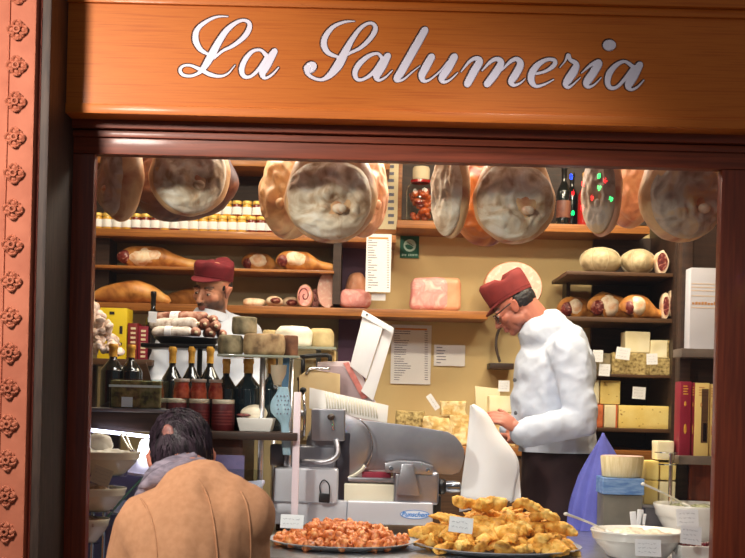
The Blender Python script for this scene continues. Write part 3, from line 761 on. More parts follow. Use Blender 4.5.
cheese(588, 599, zz+.003, RB+.04, 24, .15, m_chp, 'pale cheese stacked at the elbow of the older man', 71, group=CG, amp=.02)
def tagcard(px, py, w, h, Y, rot, label, seed, lines=3, tilt=0, group='handwritten price tags', m=None, ink=None):
    bm, M, ww, hh = cardbm(px, py, w, h, Y, rot, tilt)
    root = T('price_tag', label, 'price tag', P(px, py+h/2, Y), group)
    obj('card', bm, m or m_paper, root)
    obj('handwriting', scribble(M, ww, hh, lines, seed), ink or m_ink, root, None)
    return root
tagcard(623, 353.5, 14, 12, RB-.02, .12, 'slanted white price tag on the grainy cheese block', 1)
tagcard(652, 359, 11, 11, RB-.02, -.05, 'white price tag at the right of the tag shelf', 2)
tagcard(598, 356, 10, 12, RB-.03, 0, 'white price tag just behind the shoulder of the older man', 3)
tagcard(604.5, 370, 11, 12, RB-.02, .05, 'white price tag hanging on the edge of the tag shelf', 4)
tagcard(639, 393, 13, 12, RB+.02, .05, 'white price tag standing above the long yellow cheese', 5)
# pale cheese, board by the man on the back counter; back counter unit
zbk = P(450, 446, 6.35).z
bc = T('back_counter', 'low wooden counter along the back wall behind the slicer', 'counter', (0.9, 6.32, 0))
xa, xb = PX(384, 6.32, zbk).x, PX(668, 6.32, zbk).x
obj('worktop', box(xa, xb, 6.30, 6.88, zbk-.04, zbk, .004), m_shelf, bc)
for k in range(3):
    x0 = xa+.01+(xb-xa-.02)*k/3; x1 = xa+.01+(xb-xa-.02)*(k+1)/3-.006
    d = obj('door', box(x0, x1, 6.32, 6.34, .08, zbk-.045, .003), m_shelfd, bc)
    obj('knob', lathe([(0, 0), (.008, 0), (.008, .012), (.014, .016), (.012, .026), (0, .028)], (x1-.04, 6.32, .9), 14, M=Matrix.Rotation(PI/2, 4, 'X')), m_chrome, d)
obj('carcass', box(xa+.005, xb-.005, 6.341, 6.88, .02, zbk-.041), m_dark, bc)
GB = 'crumbly hard cheese pieces on the back counter'
YC = 6.42
cheese(396, 424, zbk, YC, 33, .14, m_chr, 'speckled-rind hard cheese piece, leftmost behind the slicer', 81, group=GB, amp=.06)
cheese(423, 451, zbk, YC-.03, 28, .13, m_chc, 'crumbly cheese chunk under the tilted tag behind the slicer', 82, group=GB, amp=.12)
cheese(449, 470, zbk, YC-.02, 30, .14, m_chc, 'golden cheese block next to the sheet of paper', 83, group=GB, amp=.06)
cheese(441, 466, zbk+W(30, YC)+.004, YC+.0, 13, .12, m_chc, 'crumbly cheese lump stacked on top of the others', 84, group=GB, amp=.14)
tagcard(433, 402, 17, 6, YC-.06, .95, 'long tilted white tag stuck into the crumbly cheese', 6, lines=1)
cheese(478, 514, zbk, YC, 34, .16, m_chc, 'hard cheese block on the back counter behind the hand of the older man', 85, group=GB)
cheese(489, 514, zbk+W(34, YC)+.004, YC, 16, .14, m_chp, 'pale cheese block with a tag before the chest of the older man', 86, group=GB, amp=.03)
tagcard(504, 386, 11, 11, YC-.01, 0, 'white price tag standing on the pale cheese by the jacket', 7)
zc_ = zbk+W(34, YC)+.004
bd_ = PX(486, YC+.2, zc_)
brd = tag(obj('cutting_board', poly_plate([(475, 386), (500, 389), (499, 446), (478, 446)], YC+.24, YC+.26, .002), m_paperd), 'pale board leaning upright on the back wall behind the cheese', 'board')
tag(obj('wall_bracket', pbox(490, 363, 514, 369, 6.75, .19, .004), m_dark), 'short dark wooden bracket on the wall before the older man', 'bracket')
tag(obj('cable', tube([P(513, 322, 6.9), P(500, 328, 6.88), P(496, 345, 6.86), P(500, 362, 6.85)], .008, 8, None, 6), m_dark), 'dark cable looping down the wall to the bracket', 'cable')
# ------------------------------------------------------------------ right-hand near unit
UY = 5.34
ZC_ = .921
un = T('side_cabinet', 'dark wooden open shelving standing at the right end of the counter', 'cabinet', PX(700, UY, 0))
xl_, xr_ = P(679, 350, 5.48).x, P(752, 350, 5.48).x
obj('side_panel', box(xl_, xl_+.045, 5.46, 5.52, ZC_, 2.3, .003), m_dark, un)
obj('side_panel', box(xr_, xr_+.03, 5.46, 5.52, ZC_, 2.3, .003), m_dark, un)
obj('back_panel', box(xl_, xr_, 5.521, 5.54, ZC_, 2.3), m_dark, un)
zu1 = P(700, 349, UY).z; zu2 = P(700, 456, UY).z
m_greysh = mat('grey_brown_shelf', (96, 84, 76), (116, 102, 92), scale=8, rough=.4)
xs_ = P(678, 350, 5.37).x
for zz in (zu1, zu2): obj('cabinet_shelf', box(xs_, xr_, UY-.03, 5.459, zz-.035, zz, .003), m_greysh, un)
obj('lower_panel', box(xl_+.046, xr_-.001, 5.44, 5.459, ZC_, zu2-.036), m_mahogv, un)
# white patterned box
bx = T('gift_box', 'tall white box with brown printed pattern bands in the side cabinet', 'box', PX(706, UY+.03, zu1))
x0, x1 = PX(689, UY+.03, zu1).x, PX(727, UY+.03, zu1).x; hb = W(82, UY)
obj('carton', box(x0, x1, UY+.03, UY+.12, zu1, zu1+hb, .003), mat('box_card', (206, 206, 214), rough=.6), bx)
m_tan = mat('tan_print', (196, 140, 84), rough=.6); m_tanl = mat('pale_tan_print', (226, 204, 180), rough=.6)
bm = B(); zb_ = zu1+hb*.565; rnd = random.Random(3)
for k in range(11):
    xx = x0+.008+(x1-x0-.016)*k/11; box(xx, xx+(x1-x0)/16, UY+.0288, UY+.031, zb_-.006, zb_+.002+.006*rnd.random(), 0, bm)
obj('brown_pattern', bm, m_tan, bx)
bm = B()
for dz in (.028, .05, .064, .078, -.02): box(x0+.004, x1-.004, UY+.0288, UY+.031, zb_+dz, zb_+dz+.004, 0, bm)
obj('pale_pattern', bm, m_tanl, bx)
# gift cartons / bottle boxes
m_mag = mat('wine_red_card', (128, 20, 44), (140, 28, 52), scale=8, rough=.5); m_yel = mat('cream_yellow_card', (226, 196, 120), rough=.5)
def carton(px0, px1, Y, hp, m, label, marks, window=False):
    a = PX(px0, Y, zu2).x; b = PX(px1, Y, zu2).x; h = W(hp, Y)
    root = T('bottle_carton', label, 'carton', ((a+b)/2, Y, zu2), 'tall bottle cartons in the side cabinet')
    obj('carton', box(a, b, Y, Y+.10, zu2, zu2+h, .002), m, root)
    bm = B(); w = b-a
    for k in range(4): box(a+w*.25, a+w*(.7 if k % 2 else .62), Y-.0008, Y+.001, zu2+h*(.93-.035*k), zu2+h*(.945-.035*k), 0, bm)
    ell(bm, (a+w*.45, Y, zu2+h*.70), (w*.1, .0012, h*.035), sub=2)
    if not window: ell(bm, (a+w*.5, Y, zu2+h*.36), (w*.14, .0012, h*.07), sub=2)
    obj('gold_print', bm, m_foil if m is m_mag else m_tan, root)
    if window:
        obj('cut_window', box(a+w*.45, b-.004, Y-.001, Y+.002, zu2+h*.18, zu2+h*.92), m_shelfd, root)
        obj('bottle_glimpse', box(a+w*.6, b-w*.15, Y-.0022, Y, zu2+h*.2, zu2+h*.45, .0005), m_bottle, root)
carton(679, 690, UY+.01, 74, m_mag, 'wine-red bottle carton with gold print, leftmost in the side cabinet', 0)
carton(690.3, 693.5, UY+.02, 73, m_mag, 'thin wine-red carton edge beside the cream carton', 0)
carton(694, 708, UY+.01, 73, m_yel, 'cream yellow bottle carton with tall cut-out window', 1, True)
carton(708.5, 713, UY+.02, 72, m_yel, 'narrow cream yellow carton right of the windowed one', 1)
carton(713.5, 726, UY+.01, 72, m_mag, 'wine-red bottle carton with gold print, rightmost in the side cabinet', 0)
# ------------------------------------------------------------------ serving counter
ZC = .92
xL2 = -2.2; xR2 = PX(720, 4.32, ZC).x+.25
ct = T('serving_counter', 'long steel-topped glass serving counter just inside the window', 'counter', (0, 4.3, 0))
obj('worktop', box(-.47, xR2, 4.32, 5.62, ZC-.03, ZC, .004), m_steel, ct)
obj('front_panel', box(-.47, xR2, 4.36, 4.38, .05, ZC-.03), m_steelr, ct)
obj('body', box(-.46, xR2-.01, 4.39, 5.6, .02, ZC-.031), m_dark, ct)
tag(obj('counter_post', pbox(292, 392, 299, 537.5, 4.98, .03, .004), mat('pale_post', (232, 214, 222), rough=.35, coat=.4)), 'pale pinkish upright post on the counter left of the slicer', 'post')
# ---------------------------------------------------------------- platters
m_dish = mat('bright_steel_dish', (206, 206, 210), rough=.3, metal=.55)
def platter(px, py, rpx, Y, label, z):
    c = PX(px, Y, z); R = W(rpx, Y)
    root = T('platter', label, 'platter', c, 'round steel platters')
    obj('dish', lathe([(0, 0), (R*.72, 0), (R*.80, .004), (R*.93, .020), (R, .023), (R*1.0, .026), (R*.93, .0235), (R*.79, .0075), (R*.7, .004), (0, .004)], c, 64), m_dish, root, 60)
    return c, R
cF, RF = platter(498, 541, 83, 4.66, 'round steel platter heaped with golden fried pieces', ZC)
cM, RM = platter(342, 537, 74, 4.70, 'round steel platter holding the orange-red meatballs', ZC)
m_fry = mat('fried_batter', (186, 118, 36), (238, 176, 74), (250, 210, 122), scale=26, rough=.6, bump=.9, bscale=60, detail=6, p=(.3, .68), bdist=.008, coat=.1)
m_ball = mat('tomato_meatball', (140, 56, 20), (206, 112, 50), (232, 168, 112), scale=45, rough=.4, bump=.8, bscale=60, coat=.35, p=(.3, .7), bdist=.006)
def proto_mesh(bm, m):
    return finish('fried_piece', bm, m, True)
fr_ = []
for k in range(6):
    rnd = random.Random(100+k); L = .052+.018*rnd.random()
    bend = rnd.uniform(-.025, .025)
    pts = [(-L, 0, 0), (-L*.5, bend*.6, .004), (0, bend, .008), (L*.5, bend*.6, .004), (L, 0, 0)]
    rr = [.010, .020+.008*rnd.random(), .024, .018+.010*rnd.random(), .009]
    bm = tube(pts, [q*.88 for q in rr], 18, None, 7)
    for v in bm.verts: v.co += Vector((fbm(v.co, 22, k), fbm(v.co, 22, k+9), fbm(v.co, 22, k+19)))*.018+v.co.normalized()*abs(noise.noise(v.co*55+Vector((k,0,0))))*.009
    bmesh.ops.scale(bm, vec=(1, 1, .8), verts=bm.verts)
    fr_.append(proto_mesh(bm, m_fry))
def inst(name, me, loc, rot, label, cat, group, sc=1):
    o = bpy.data.objects.new(name, me); COL.objects.link(o); o.location = loc; o.rotation_euler = rot; o.scale = (sc,)*3
    return tag(o, label, cat, group)
rnd = random.Random(11); n = 0
# heap profile: height as a function of horizontal offset (asymmetric like the photo's two humps)
def heap(x, y):
    r = math.hypot(x, y)/(RF*.84)
    h = .12*max(0, 1-r**1.15)
    h += .015*math.exp(-((x+.09)**2+(y)**2)/.004)+.015*math.exp(-((x-.05)**2+(y-.02)**2)/.006)
    if r > 1: h = 0
    return h
for layer, (rf, cnt, zf) in enumerate([(.80, 26, 0), (.68, 24, .34), (.52, 18, .64), (.34, 12, .95), (.16, 5, 1.1)]):
    for i in range(cnt):
        a = 2*PI*(i+.5*rnd.random())/cnt + layer
        rr = RF*rf*(1 if i % 3 else .72)
        x, y = rr*math.cos(a), rr*math.sin(a)
        z = .026+heap(x, y)*zf if layer else .026
        z = .026+max(0, heap(x, y)*(.88 if layer else .3))
        inst('fried_piece', fr_[rnd.randrange(6)], cF+Vector((x, y, z)), (rnd.uniform(-.5, .5), rnd.uniform(-.6, .6), rnd.uniform(0, 6.3)),
             'golden battered fried piece in the heap on the steel platter', 'fried food', 'fried pieces heaped on the platter', .85+.3*rnd.random())
for (px, py, rz_) in [(450, 520, .3), (472, 507, .5), (490, 505, -.2), (528, 507, .2), (545, 517, -.3), (560, 528, .3), (438, 532, .2), (425, 533, 0)]:
    inst('fried_piece', fr_[rnd.randrange(6)], P(px, py, 4.58), (rnd.uniform(-.3, .3), rz_*.6, rnd.uniform(-.4, .4)), 'golden battered fried piece in the heap on the steel platter', 'fried food', 'fried pieces heaped on the platter', 1.0)
mb_ = []
for k in range(4):
    bm = blob((0, 0, 0), (.022, .019, .017), .55, 55, k, sub=4); mb_.append(finish('meatball', bm, m_ball, True))
for layer, (R_, zz, st) in enumerate([(.86, .024, .043), (.66, .047, .043), (.42, .066, .043)]):
    y = -RM*R_; row = 0
    while y <= RM*R_:
        half = math.sqrt(max((RM*R_)**2-y*y, 0)); x = -half+(.02 if row % 2 else 0)
        while x <= half:
            if y < RM*.45 or layer:
                inst('meatball', mb_[rnd.randrange(4)], cM+Vector((x+rnd.uniform(-.006, .006), y+rnd.uniform(-.006, .006), zz+rnd.uniform(-.004, .005))), (rnd.random()*6, rnd.random()*6, 0),
                     'rough orange-red meatball in the pile on the platter behind the price tag', 'meatball', 'meatballs piled on the left platter', .9+.25*rnd.random())
            x += st
        y += st*.92; row += 1
def ctag(px, py, w, h, Y, rot, label, seed, m=None, lines=2):
    r = tagcard(px, py, w, h, Y, rot, label, seed, lines, tilt=-.32, group='price tags on the counter', m=m); return r
ctag(292, 521.5, 23, 14, 4.38, .03, 'white price tag in front of the meatball platter', 21)
ctag(461, 525, 24, 16, 4.32, .1, 'white price tag leaning on the heap of fried pieces', 22)
# ---------------------------------------------------------------- right bowls
def bowl(px, Y, z, R, H, label, m, sy=1, foot=.55, group='white salad bowls'):
    c = PX(px, Y, z); root = T('bowl', label, 'bowl', c, group)
    obj('dish', lathe([(0, 0), (R*foot, 0), (R*(foot+.08), .006), (R*.86, H*.52), (R*.92, H*.66), (R*.945, H*.68), (R*.965, H*.86), (R, H*.95), (R*.99, H), (R*.93, H*.97), (R*.86, H*.72), (R*.5, .02), (0, .014)], c, 56, sy=sy), m, root, 50)
    return root, c
m_salad = mat('creamy_salad', (226, 206, 172), (238, 226, 204), (176, 110, 70), scale=40, rough=.5, bump=.8, bscale=60, coat=.3, p=(.3, .8), bdist=.01)
R1_ = W(47, 4.56); b1, c1 = bowl(637, 4.56, ZC, R1_, W(28, 4.56), 'wide white bowl of creamy salad at the front of the counter', m_cer)
def filling(c, R, z, m, root, name='salad', seed=0):
    obj(name, blob((c.x, c.y, z), (R*.86, R*.86, .022), .6, 30, seed, sub=5), m, root, True)
filling(c1, R1_, c1.z+W(28, 4.56)*.74, m_salad, b1)
b2, c2 = bowl(699, 5.22, ZC, W(46, 5.22), W(36, 5.22), 'white bowl of green-flecked salad behind the two stacked price tags', m_cer)
m_salad2 = mat('green_salad', (206, 200, 170), (120, 130, 80), (230, 222, 200), scale=40, rough=.5, bump=.8, bscale=60, coat=.3, bdist=.01)
filling(c2, W(46, 5.22), c2.z+W(36, 5.22)*.80, m_salad2, b2, seed=3)
# olive dish
YO = 4.42; od = T('olive_dish', 'small square white dish of dark red olives at the right corner', 'dish', PX(703, YO+.08, ZC))
xa, xb = PX(681, YO, ZC).x, PX(727, YO, ZC).x; zo = P(700, 546, YO).z
t = B(); box(xa, xb, YO, YO+.14, ZC, zo, .006, t)
bmesh.ops.delete(t, geom=[f for f in t.faces if f.normal.z > .9 and f.calc_center_median().z > zo-.002], context='FACES')
obj('dish', t, m_cer, od)
s_ = bpy.data.objects['dish'] if False else None
for ob in od.children:
    md = ob.modifiers.new('s', 'SOLIDIFY'); md.thickness = .004
me_ol = finish('olive', blob((0, 0, 0), (.011, .009, .009), .05, 30, 1, sub=3), mat('dark_red_olive', (84, 16, 30), (120, 36, 48), scale=40, rough=.15, coat=.8), True)
rnd = random.Random(5)
for i in range(3):
    for j in range(7):
        inst('olive', me_ol, (xa+.014+(xb-xa-.028)*j/6+rnd.uniform(-.003, .003), YO+.022+.04*i, zo-.006+rnd.uniform(-.004, .006)), (rnd.random(), rnd.random(), rnd.random()*6), 'glossy dark red olive in the small white dish', 'olive', 'olives in the white dish')
ctag(648, 548, 26, 17, 4.35, .02, 'white price tag in front of the creamy salad bowl', 23, lines=3)
ctag(687.5, 518, 22, 18, 4.60, .0, 'upper of two overlapping price tags at the right bowl', 24, lines=3)
ctag(691, 535, 21, 19, 4.37, .1, 'lower of two overlapping price tags above the olive dish', 25, lines=3)
def spoon(p0, p1, label, r=.006, m=None):
    a, b = Vector(p0), Vector(p1)
    root = T('spoon', label, 'spoon', b, 'serving spoons in the bowls')
    obj('handle', tube([a, a.lerp(b, .5)+Vector((0, 0, .004)), b], [r, r*.8, r*.7], 10, None, 4, sq=.5), m or m_cer, root, True)
    obj('spoon_bowl', blob(b, (.03, .02, .008), 0, 1, 0, (0, .4, 0), 3), m or m_cer, root, True)
    obj('grip_end', blob(a, (r*1.5, r, r*1.1), 0, 1, 0, (0, 0, 0), 2), m or m_cer, root, True)
spoon(P(566, 514, 4.5), P(611, 533, 4.56), 'white spoon resting on the left rim of the creamy salad bowl')
spoon(P(643, 484, 5.1), P(686, 505, 5.2), 'white spoon leaning in the bowl behind')
# cheese wheel on its box, cream sachets
YW = 5.24
cb = T('crate', 'grey plastic crate with a blue sheet under the cut cheese wheel', 'crate', PX(622, YW, ZC))
zw = P(622, 478, YW).z; xa, xb = PX(603, YW, ZC).x, PX(642, YW, ZC).x
zmid = P(622, 495, YW).z
m_bluef = mat('blue_cloth', (84, 86, 166), (98, 102, 184), scale=8, rough=.85, bump=.3, bscale=60)
m_bluec = mat('blue_foil_sheet', (78, 116, 172), (130, 160, 200), scale=20, rough=.4, stretch=(1, 1, 4))
obj('crate_body', box(xa, xb, YW, YW+.16, ZC, zmid, .006), mat('grey_crate', (96, 92, 84), (116, 110, 100), scale=8, rough=.5), cb)
obj('blue_sheet', hamblock(xa-.006, xb+.004, YW-.006, YW+.166, zmid+.001, zw-.001, .004, 7, .03), m_bluec, cb)
rim = P(622, 478, YW)
Rw = W(22.5, YW); cw = Vector((PX(622, YW+.08, zw).x, YW+.085, zw))
cwz = T('cheese', 'cut cheese wheel with pinkish top standing on the blue-wrapped crate', 'cheese', cw)
hw = W(21, YW)
obj('wheel', lathe([(0, 0), (Rw*.85, 0), (Rw*.89, .004), (Rw*.97, hw*.9), (Rw*.96, hw), (0, hw)], cw, 48), mat('parchment_rind', (216, 196, 148), (236, 220, 178), scale=20, rough=.6, stretch=(6, 6, .3)), cwz, 50)
obj('top_face', lathe([(0, hw), (Rw*.93, hw), (Rw*.93, hw+.002), (0, hw+.003)], cw, 48), mat('pink_top', (196, 158, 150), (214, 186, 172), scale=30, rough=.6), cwz, 50)
YB = 5.36
GY = 'yellow cheese blocks by the chrome stand'
zz0 = P(660, 505, YB).z
st = T('cheese_riser', 'low dark steel riser under the yellow cheese blocks', 'stand', PX(655, YB, ZC))
obj('riser_top', box(PX(643, YB, zz0).x, PX(676, YB, zz0).x, YB, YB+.16, zz0-.012, zz0, .002), m_steel, st)
obj('riser_body', box(PX(646, YB, zz0).x, PX(674, YB, zz0).x, YB+.02, YB+.15, ZC, zz0-.012, .002), m_steelr, st)
cheese(644, 658, zz0+.001, YB+.01, 24, .12, m_chy, 'yellow cheese block at the foot of the stack beside the crate', 91, group=GY, amp=.02)
cheese(659, 675, zz0+.001, YB+.02, 23, .12, m_chp, 'pale cheese block at the bottom right of the yellow stack', 92, group=GY, amp=.02)
z5 = zz0+W(24, YB)+.003
cheese(645, 659, z5, YB+.01, 19, .12, m_chy, 'yellow cheese block in the middle of the stack, left', 93, group=GY, amp=.02)
cheese(660, 676, z5, YB+.02, 17, .12, m_chy, 'yellow cheese block in the middle of the stack, right', 94, group=GY, amp=.02)
cheese(657, 674, z5+W(19, YB)+.004, YB+.03, 19, .11, m_chp, 'pale yellow cheese block on top of the stack by the cabinet', 95, group=GY, amp=.02)
cs = T('cake_stand', 'chrome stand pole with small round plates at the cheese stack', 'stand', PX(669, 5.28, ZC))
c0 = PX(669, 5.28, ZC); zt1 = P(669, 453, 5.28).z; zt2 = P(669, 465, 5.28).z
obj('base', lathe([(0, 0), (.04, 0), (.04, .006), (.012, .010), (0, .010)], c0, 24), m_chrome, cs)
obj('pole', lathe([(0, .008), (.008, .008), (.008, zt1-ZC), (0, zt1-ZC)], c0, 16), m_chrome, cs)
obj('plate', lathe([(0, 0), (.045, 0), (.048, .004), (.045, .004), (0, .003)], (c0.x-.02, c0.y, zt1), 30), m_chrome, cs)
obj('plate', lathe([(0, 0), (.035, 0), (.038, .004), (.035, .004), (0, .003)], (c0.x-.015, c0.y, zt2), 30), m_chrome, cs)
for k, (px, py, w_) in enumerate([(634, 519, 6), (639.5, 517, 6), (642, 521, 5)]):
    o = obj('sugar_sachet', rotbox(P(px, py+6.5, 5.02), (W(w_, 5.02), .008, W(28, 5.02)), (0, (-.12, .05, .12)[k], 0), .002), m_paper)
    tag(o, 'small white paper sachet standing behind the creamy salad bowl, %s' % ('leftmost', 'middle', 'rightmost')[k], 'sachet', 'white sachets behind the salad bowl')
# blue cloth draped
def drape(pts_top, base, n=40, rows=18, fold=.012, seed=0):
    pass
YCl = 5.50
ap = P(604, 433, YCl); bl = P(571, 522, YCl); br = P(641, 522, YCl)
bm = B(); rows = 22; seg = 72; grid = []
for i in range(rows+1):
    t = i/rows; rowv = []
    z = ap.z+(ZC+.001-ap.z)*t
    ex = bl.lerp(br, .5).x; cx_ = ap.x+(ex-ap.x)*t
    k = (1-(1-t)**2.2)*.7+.3*t
    wx = max((br.x-bl.x)/2*k, .004); wy = max(.075*k, .003)
    for j in range(seg):
        a = 2*PI*j/seg
        f = 1+(.13*math.sin(a*7+2.5*t+math.sin(a*2)*1.8)+.07*math.sin(a*15+2+3*t))*min(1, t*2.2)
        rowv.append(bm.verts.new((cx_+wx*f*math.cos(a), YCl+.02+wy*f*math.sin(a), z)))
    grid.append(rowv)
for a, b in zip(grid, grid[1:]):
    for j in range(seg): bm.faces.new((a[j], a[(j+1) % seg], b[(j+1) % seg], b[j]))
bm.faces.new(grid[0]); bmesh.ops.recalc_face_normals(bm, faces=bm.faces)
cl = obj('draped_cloth', bm, m_bluef, None, True); tag(cl, 'violet-blue cloth draped to a point beside the cheese wheel', 'cloth')
# ------------------------------------------------------------------ left side: ledges
def block(name, x0, x1, z0, z1, Y0, Y1, m, r=.004):
    return box(x0, x1, Y0, Y1, z0, z1, r)
ZL = P(230, 431, 5.0).z
lg = T('display_ledge', 'dark raised ledge carrying the bottles, packets and white tray', 'ledge', (PX(235, 5.2, ZL).x, 4.95, ZC))
xa, xb = PX(160, 4.93, ZL).x, PX(297, 4.93, ZL).x
obj('ledge_top', box(xa, xb, 4.93, 5.64, ZL-.03, ZL, .004), m_dark, lg)
m_brn = mat('brown_cabinet', (62, 34, 26), (82, 48, 34), scale=6, rough=.5, stretch=(.6, 1, 10))
obj('support', box(PX(170, 5.0, ZL).x, PX(243, 5.0, ZL).x, 5.0, 5.5, .02, ZL-.03), m_brn, lg)
ZL2 = P(125, 408.5, 4.85).z
l2 = T('display_ledge', 'dark display ledge at the left edge with the tub of preserves on it', 'ledge', (PX(110, 4.9, ZC).x, 4.85, ZC))
xa2, xb2 = PX(80, 4.85, ZL2).x, PX(166, 4.85, ZL2).x
obj('ledge_top', box(xa2, xb2, 4.85, 5.5, ZL2-.014, ZL2, .003), m_steelr, l2)
obj('fascia', box(xa2, xb2, 4.852, 5.49, ZL2-.085, ZL2-.0145, .003), m_dark, l2)
obj('leg', box(xa2+.02, xa2+.06, 5.3, 5.34, .0, ZL2-.086), m_dark, l2); obj('leg', box(xb2-.06, xb2-.02, 5.3, 5.34, .0, ZL2-.086), m_dark, l2)
lt = T('light_tube', 'glowing violet-white light tube under the left ledge', 'lamp', P(120, 434, 4.80))
obj('tube', tube([P(91, 430, 4.80), P(156, 437.5, 4.86)], .0065, 10), emis('tube_glow', (226, 224, 255), 9), lt)
obj('end_cap', tube([P(88, 429.7, 4.797), P(91, 430, 4.80)], .009, 10), m_steelr, lt)
# sphere-like lamp
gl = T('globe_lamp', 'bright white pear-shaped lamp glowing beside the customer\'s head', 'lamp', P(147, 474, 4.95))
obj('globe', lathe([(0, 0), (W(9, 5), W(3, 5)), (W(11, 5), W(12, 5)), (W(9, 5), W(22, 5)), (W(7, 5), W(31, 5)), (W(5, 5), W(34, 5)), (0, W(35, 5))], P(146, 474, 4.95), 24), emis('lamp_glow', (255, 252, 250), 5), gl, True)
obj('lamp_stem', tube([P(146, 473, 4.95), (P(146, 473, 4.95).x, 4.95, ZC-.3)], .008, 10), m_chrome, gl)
# left lower case: floor tray, slanted glass, bowls
cs2 = T('display_case', 'glass fronted chilled case behind the customer, lit violet', 'display case', (PX(180, 4.7, .5).x, 4.6, 0))
m_lav = mat('lavender_lit_steel', (190, 186, 214), (206, 202, 226), scale=6, rough=.35, metal=.3)  # violet light of the case tinted into the steel colour
obj('case_floor', box(-1.35, -.48, 4.42, 4.92, .60, .66), m_lav, cs2)
obj('case_base', box(-1.35, -.48, 4.42, 4.92, .0, .60), m_dark, cs2)
obj('case_back', box(-1.35, -.48, 4.925, 4.94, .66, ZL-.09), mat('case_back_violet_lit', (90, 84, 120), (120, 112, 150), scale=5, rough=.3), cs2)  # back panel coloured with the same violet light
gp = glassmat('case_glass', (232, 240, 240), 2.0)
t = B(); A_, B_ = P(152, 462, 4.88), P(100, 540, 4.42)
for (x0, x1) in [(-1.3, -.5)]:
    pass
obj('glass_edge', tube([P(154, 466, 4.72), P(128, 493, 4.62), P(103, 522, 4.5)], .0045, 6), mat('glass_edge_teal', (40, 84, 80), rough=.15, coat=1), cs2)
obj('slanted_pane', poly_plate([(154, 466), (262, 470), (262, 560), (78, 560), (103, 522)], 4.74, 4.744), gp, cs2, None)
for k, (x0, y0, x1, y1) in enumerate([(128, 462, 156, 476), (150, 476, 200, 500), (108, 500, 140, 516), (225, 478, 262, 500), (238, 500, 270, 524)]):
    obj('steel_tray', rotbox(P((x0+x1)/2, (y0+y1)/2, 4.84), (W(x1-x0, 4.84), .12, .012), (.35, (-1)**k*.12, .2*(-1)**k), .003), m_lav, cs2)
GBW = 'cream bowls stacked in tiers at the left'
def tier(px, y_top, y_bot, rpx, Y, label, food, seed):
    z = P(px, y_bot, Y).z; H = P(px, y_top, Y).z-z; R = W(rpx, Y)
    b, c = bowl(px, Y, z, R, H, label, m_cerc, foot=.5, group=GBW)
    if food: filling(c, R, z+H*.78, food, b, 'food', seed)
    # clear riser plate under it
    return b, c, z, R
m_white_food = mat('white_mozzarella', (240, 238, 230), (226, 222, 214), scale=20, rough=.4, bump=.5)
m_dkfood = mat('dark_marinated_food', (96, 70, 50), (150, 110, 70), (190, 170, 150), scale=40, rough=.4, bump=.7, coat=.4)
bA, cA, zAq, RA = tier(105, 451, 474, 35, 4.56, 'largest cream bowl at the left with a pair of tongs across it', m_white_food, 1)
bB, cB, zBq, RB_ = tier(93, 487, 510, 33, 4.50, 'middle cream bowl under the beige card at the left', m_dkfood, 2)
bC, cC, zCq, RC = tier(83, 518, 541, 26, 4.44, 'lowest and smallest cream bowl at the bottom left', m_dkfood, 3)
rk = T('bowl_rack', 'clear tiered rack holding the three cream bowls', 'rack', (PX(95, 4.5, .66).x, 4.5, .66))
for (c, z, R) in ((cA, zAq, RA), (cB, zBq, RB_), (cC, zCq, RC)):
    obj('rack_shelf', lathe([(0, -.007), (R*.62, -.007), (R*.62, -.001), (0, -.001)], (c.x, c.y, z), 30), gp, rk, None)
    obj('rack_post', lathe([(0, 0), (.006, 0), (.006, z-.008-.661), (0, z-.008-.661)], (c.x, c.y+.0, .661), 10), m_chrome, rk)
ell_ = blob(P(98, 445, 4.6), (.05, .045, .045), .25, 18, 4, sub=4)
tag(obj('mozzarella', ell_, m_white_food, None, True), 'white lump of fresh cheese showing over the rim of the largest cream bowl', 'cheese')
tg = T('tongs', 'steel tongs lying across the largest cream bowl', 'tongs', P(128, 452, 4.5))
for d in (0, 5): obj('tong_arm', tube([P(121+d, 434, 4.56), P(127+d*.6, 445, 4.5), P(131+d*.5, 451, 4.46)], .004, 8, None, 4), m_chrome, tg, True)
tagcard(101.5, 476, 20, 18, 4.24, .35, 'beige handwritten card tilted between two cream bowls', 31, 4, group='price tags on the counter', m=mat('beige_card', (206, 190, 160), rough=.8))
# tub of preserves
YP = 4.87; xa, xb = PX(109, YP, ZL2).x, PX(161, YP, ZL2).x; hp = P(135, 379, YP).z-ZL2
tb = T('preserve_tub', 'clear tub packed with green and brown pieces on the left ledge', 'tub', ((xa+xb)/2, YP, ZL2))
m_green_mix = mat('green_preserve', (48, 44, 22), (120, 112, 56), (150, 130, 84), scale=36, rough=.35, bump=.8, bscale=40, coat=.5, bdist=.01)
obj('contents', hamblock(xa+.004, xb-.004, YP+.004, YP+.2, ZL2+.003, ZL2+hp*.96, .006, 9, .03), m_green_mix, tb)
obj('clear_walls', box(xa, xb, YP, YP+.204, ZL2+.001, ZL2+hp, .004), gp, tb, None)
obj('rim', box(xa-.002, xb+.002, YP-.002, YP+.0, ZL2+hp*.72, ZL2+hp*.80, .0), mat('tub_label_edge', (206, 226, 230), rough=.3), tb)
bm, M_, w_, h_ = cardbm(127, 402, 11, 10, YP-.004); obj('tub_label', bm, mat('pale_blue_label', (196, 212, 226), rough=.6), tb)
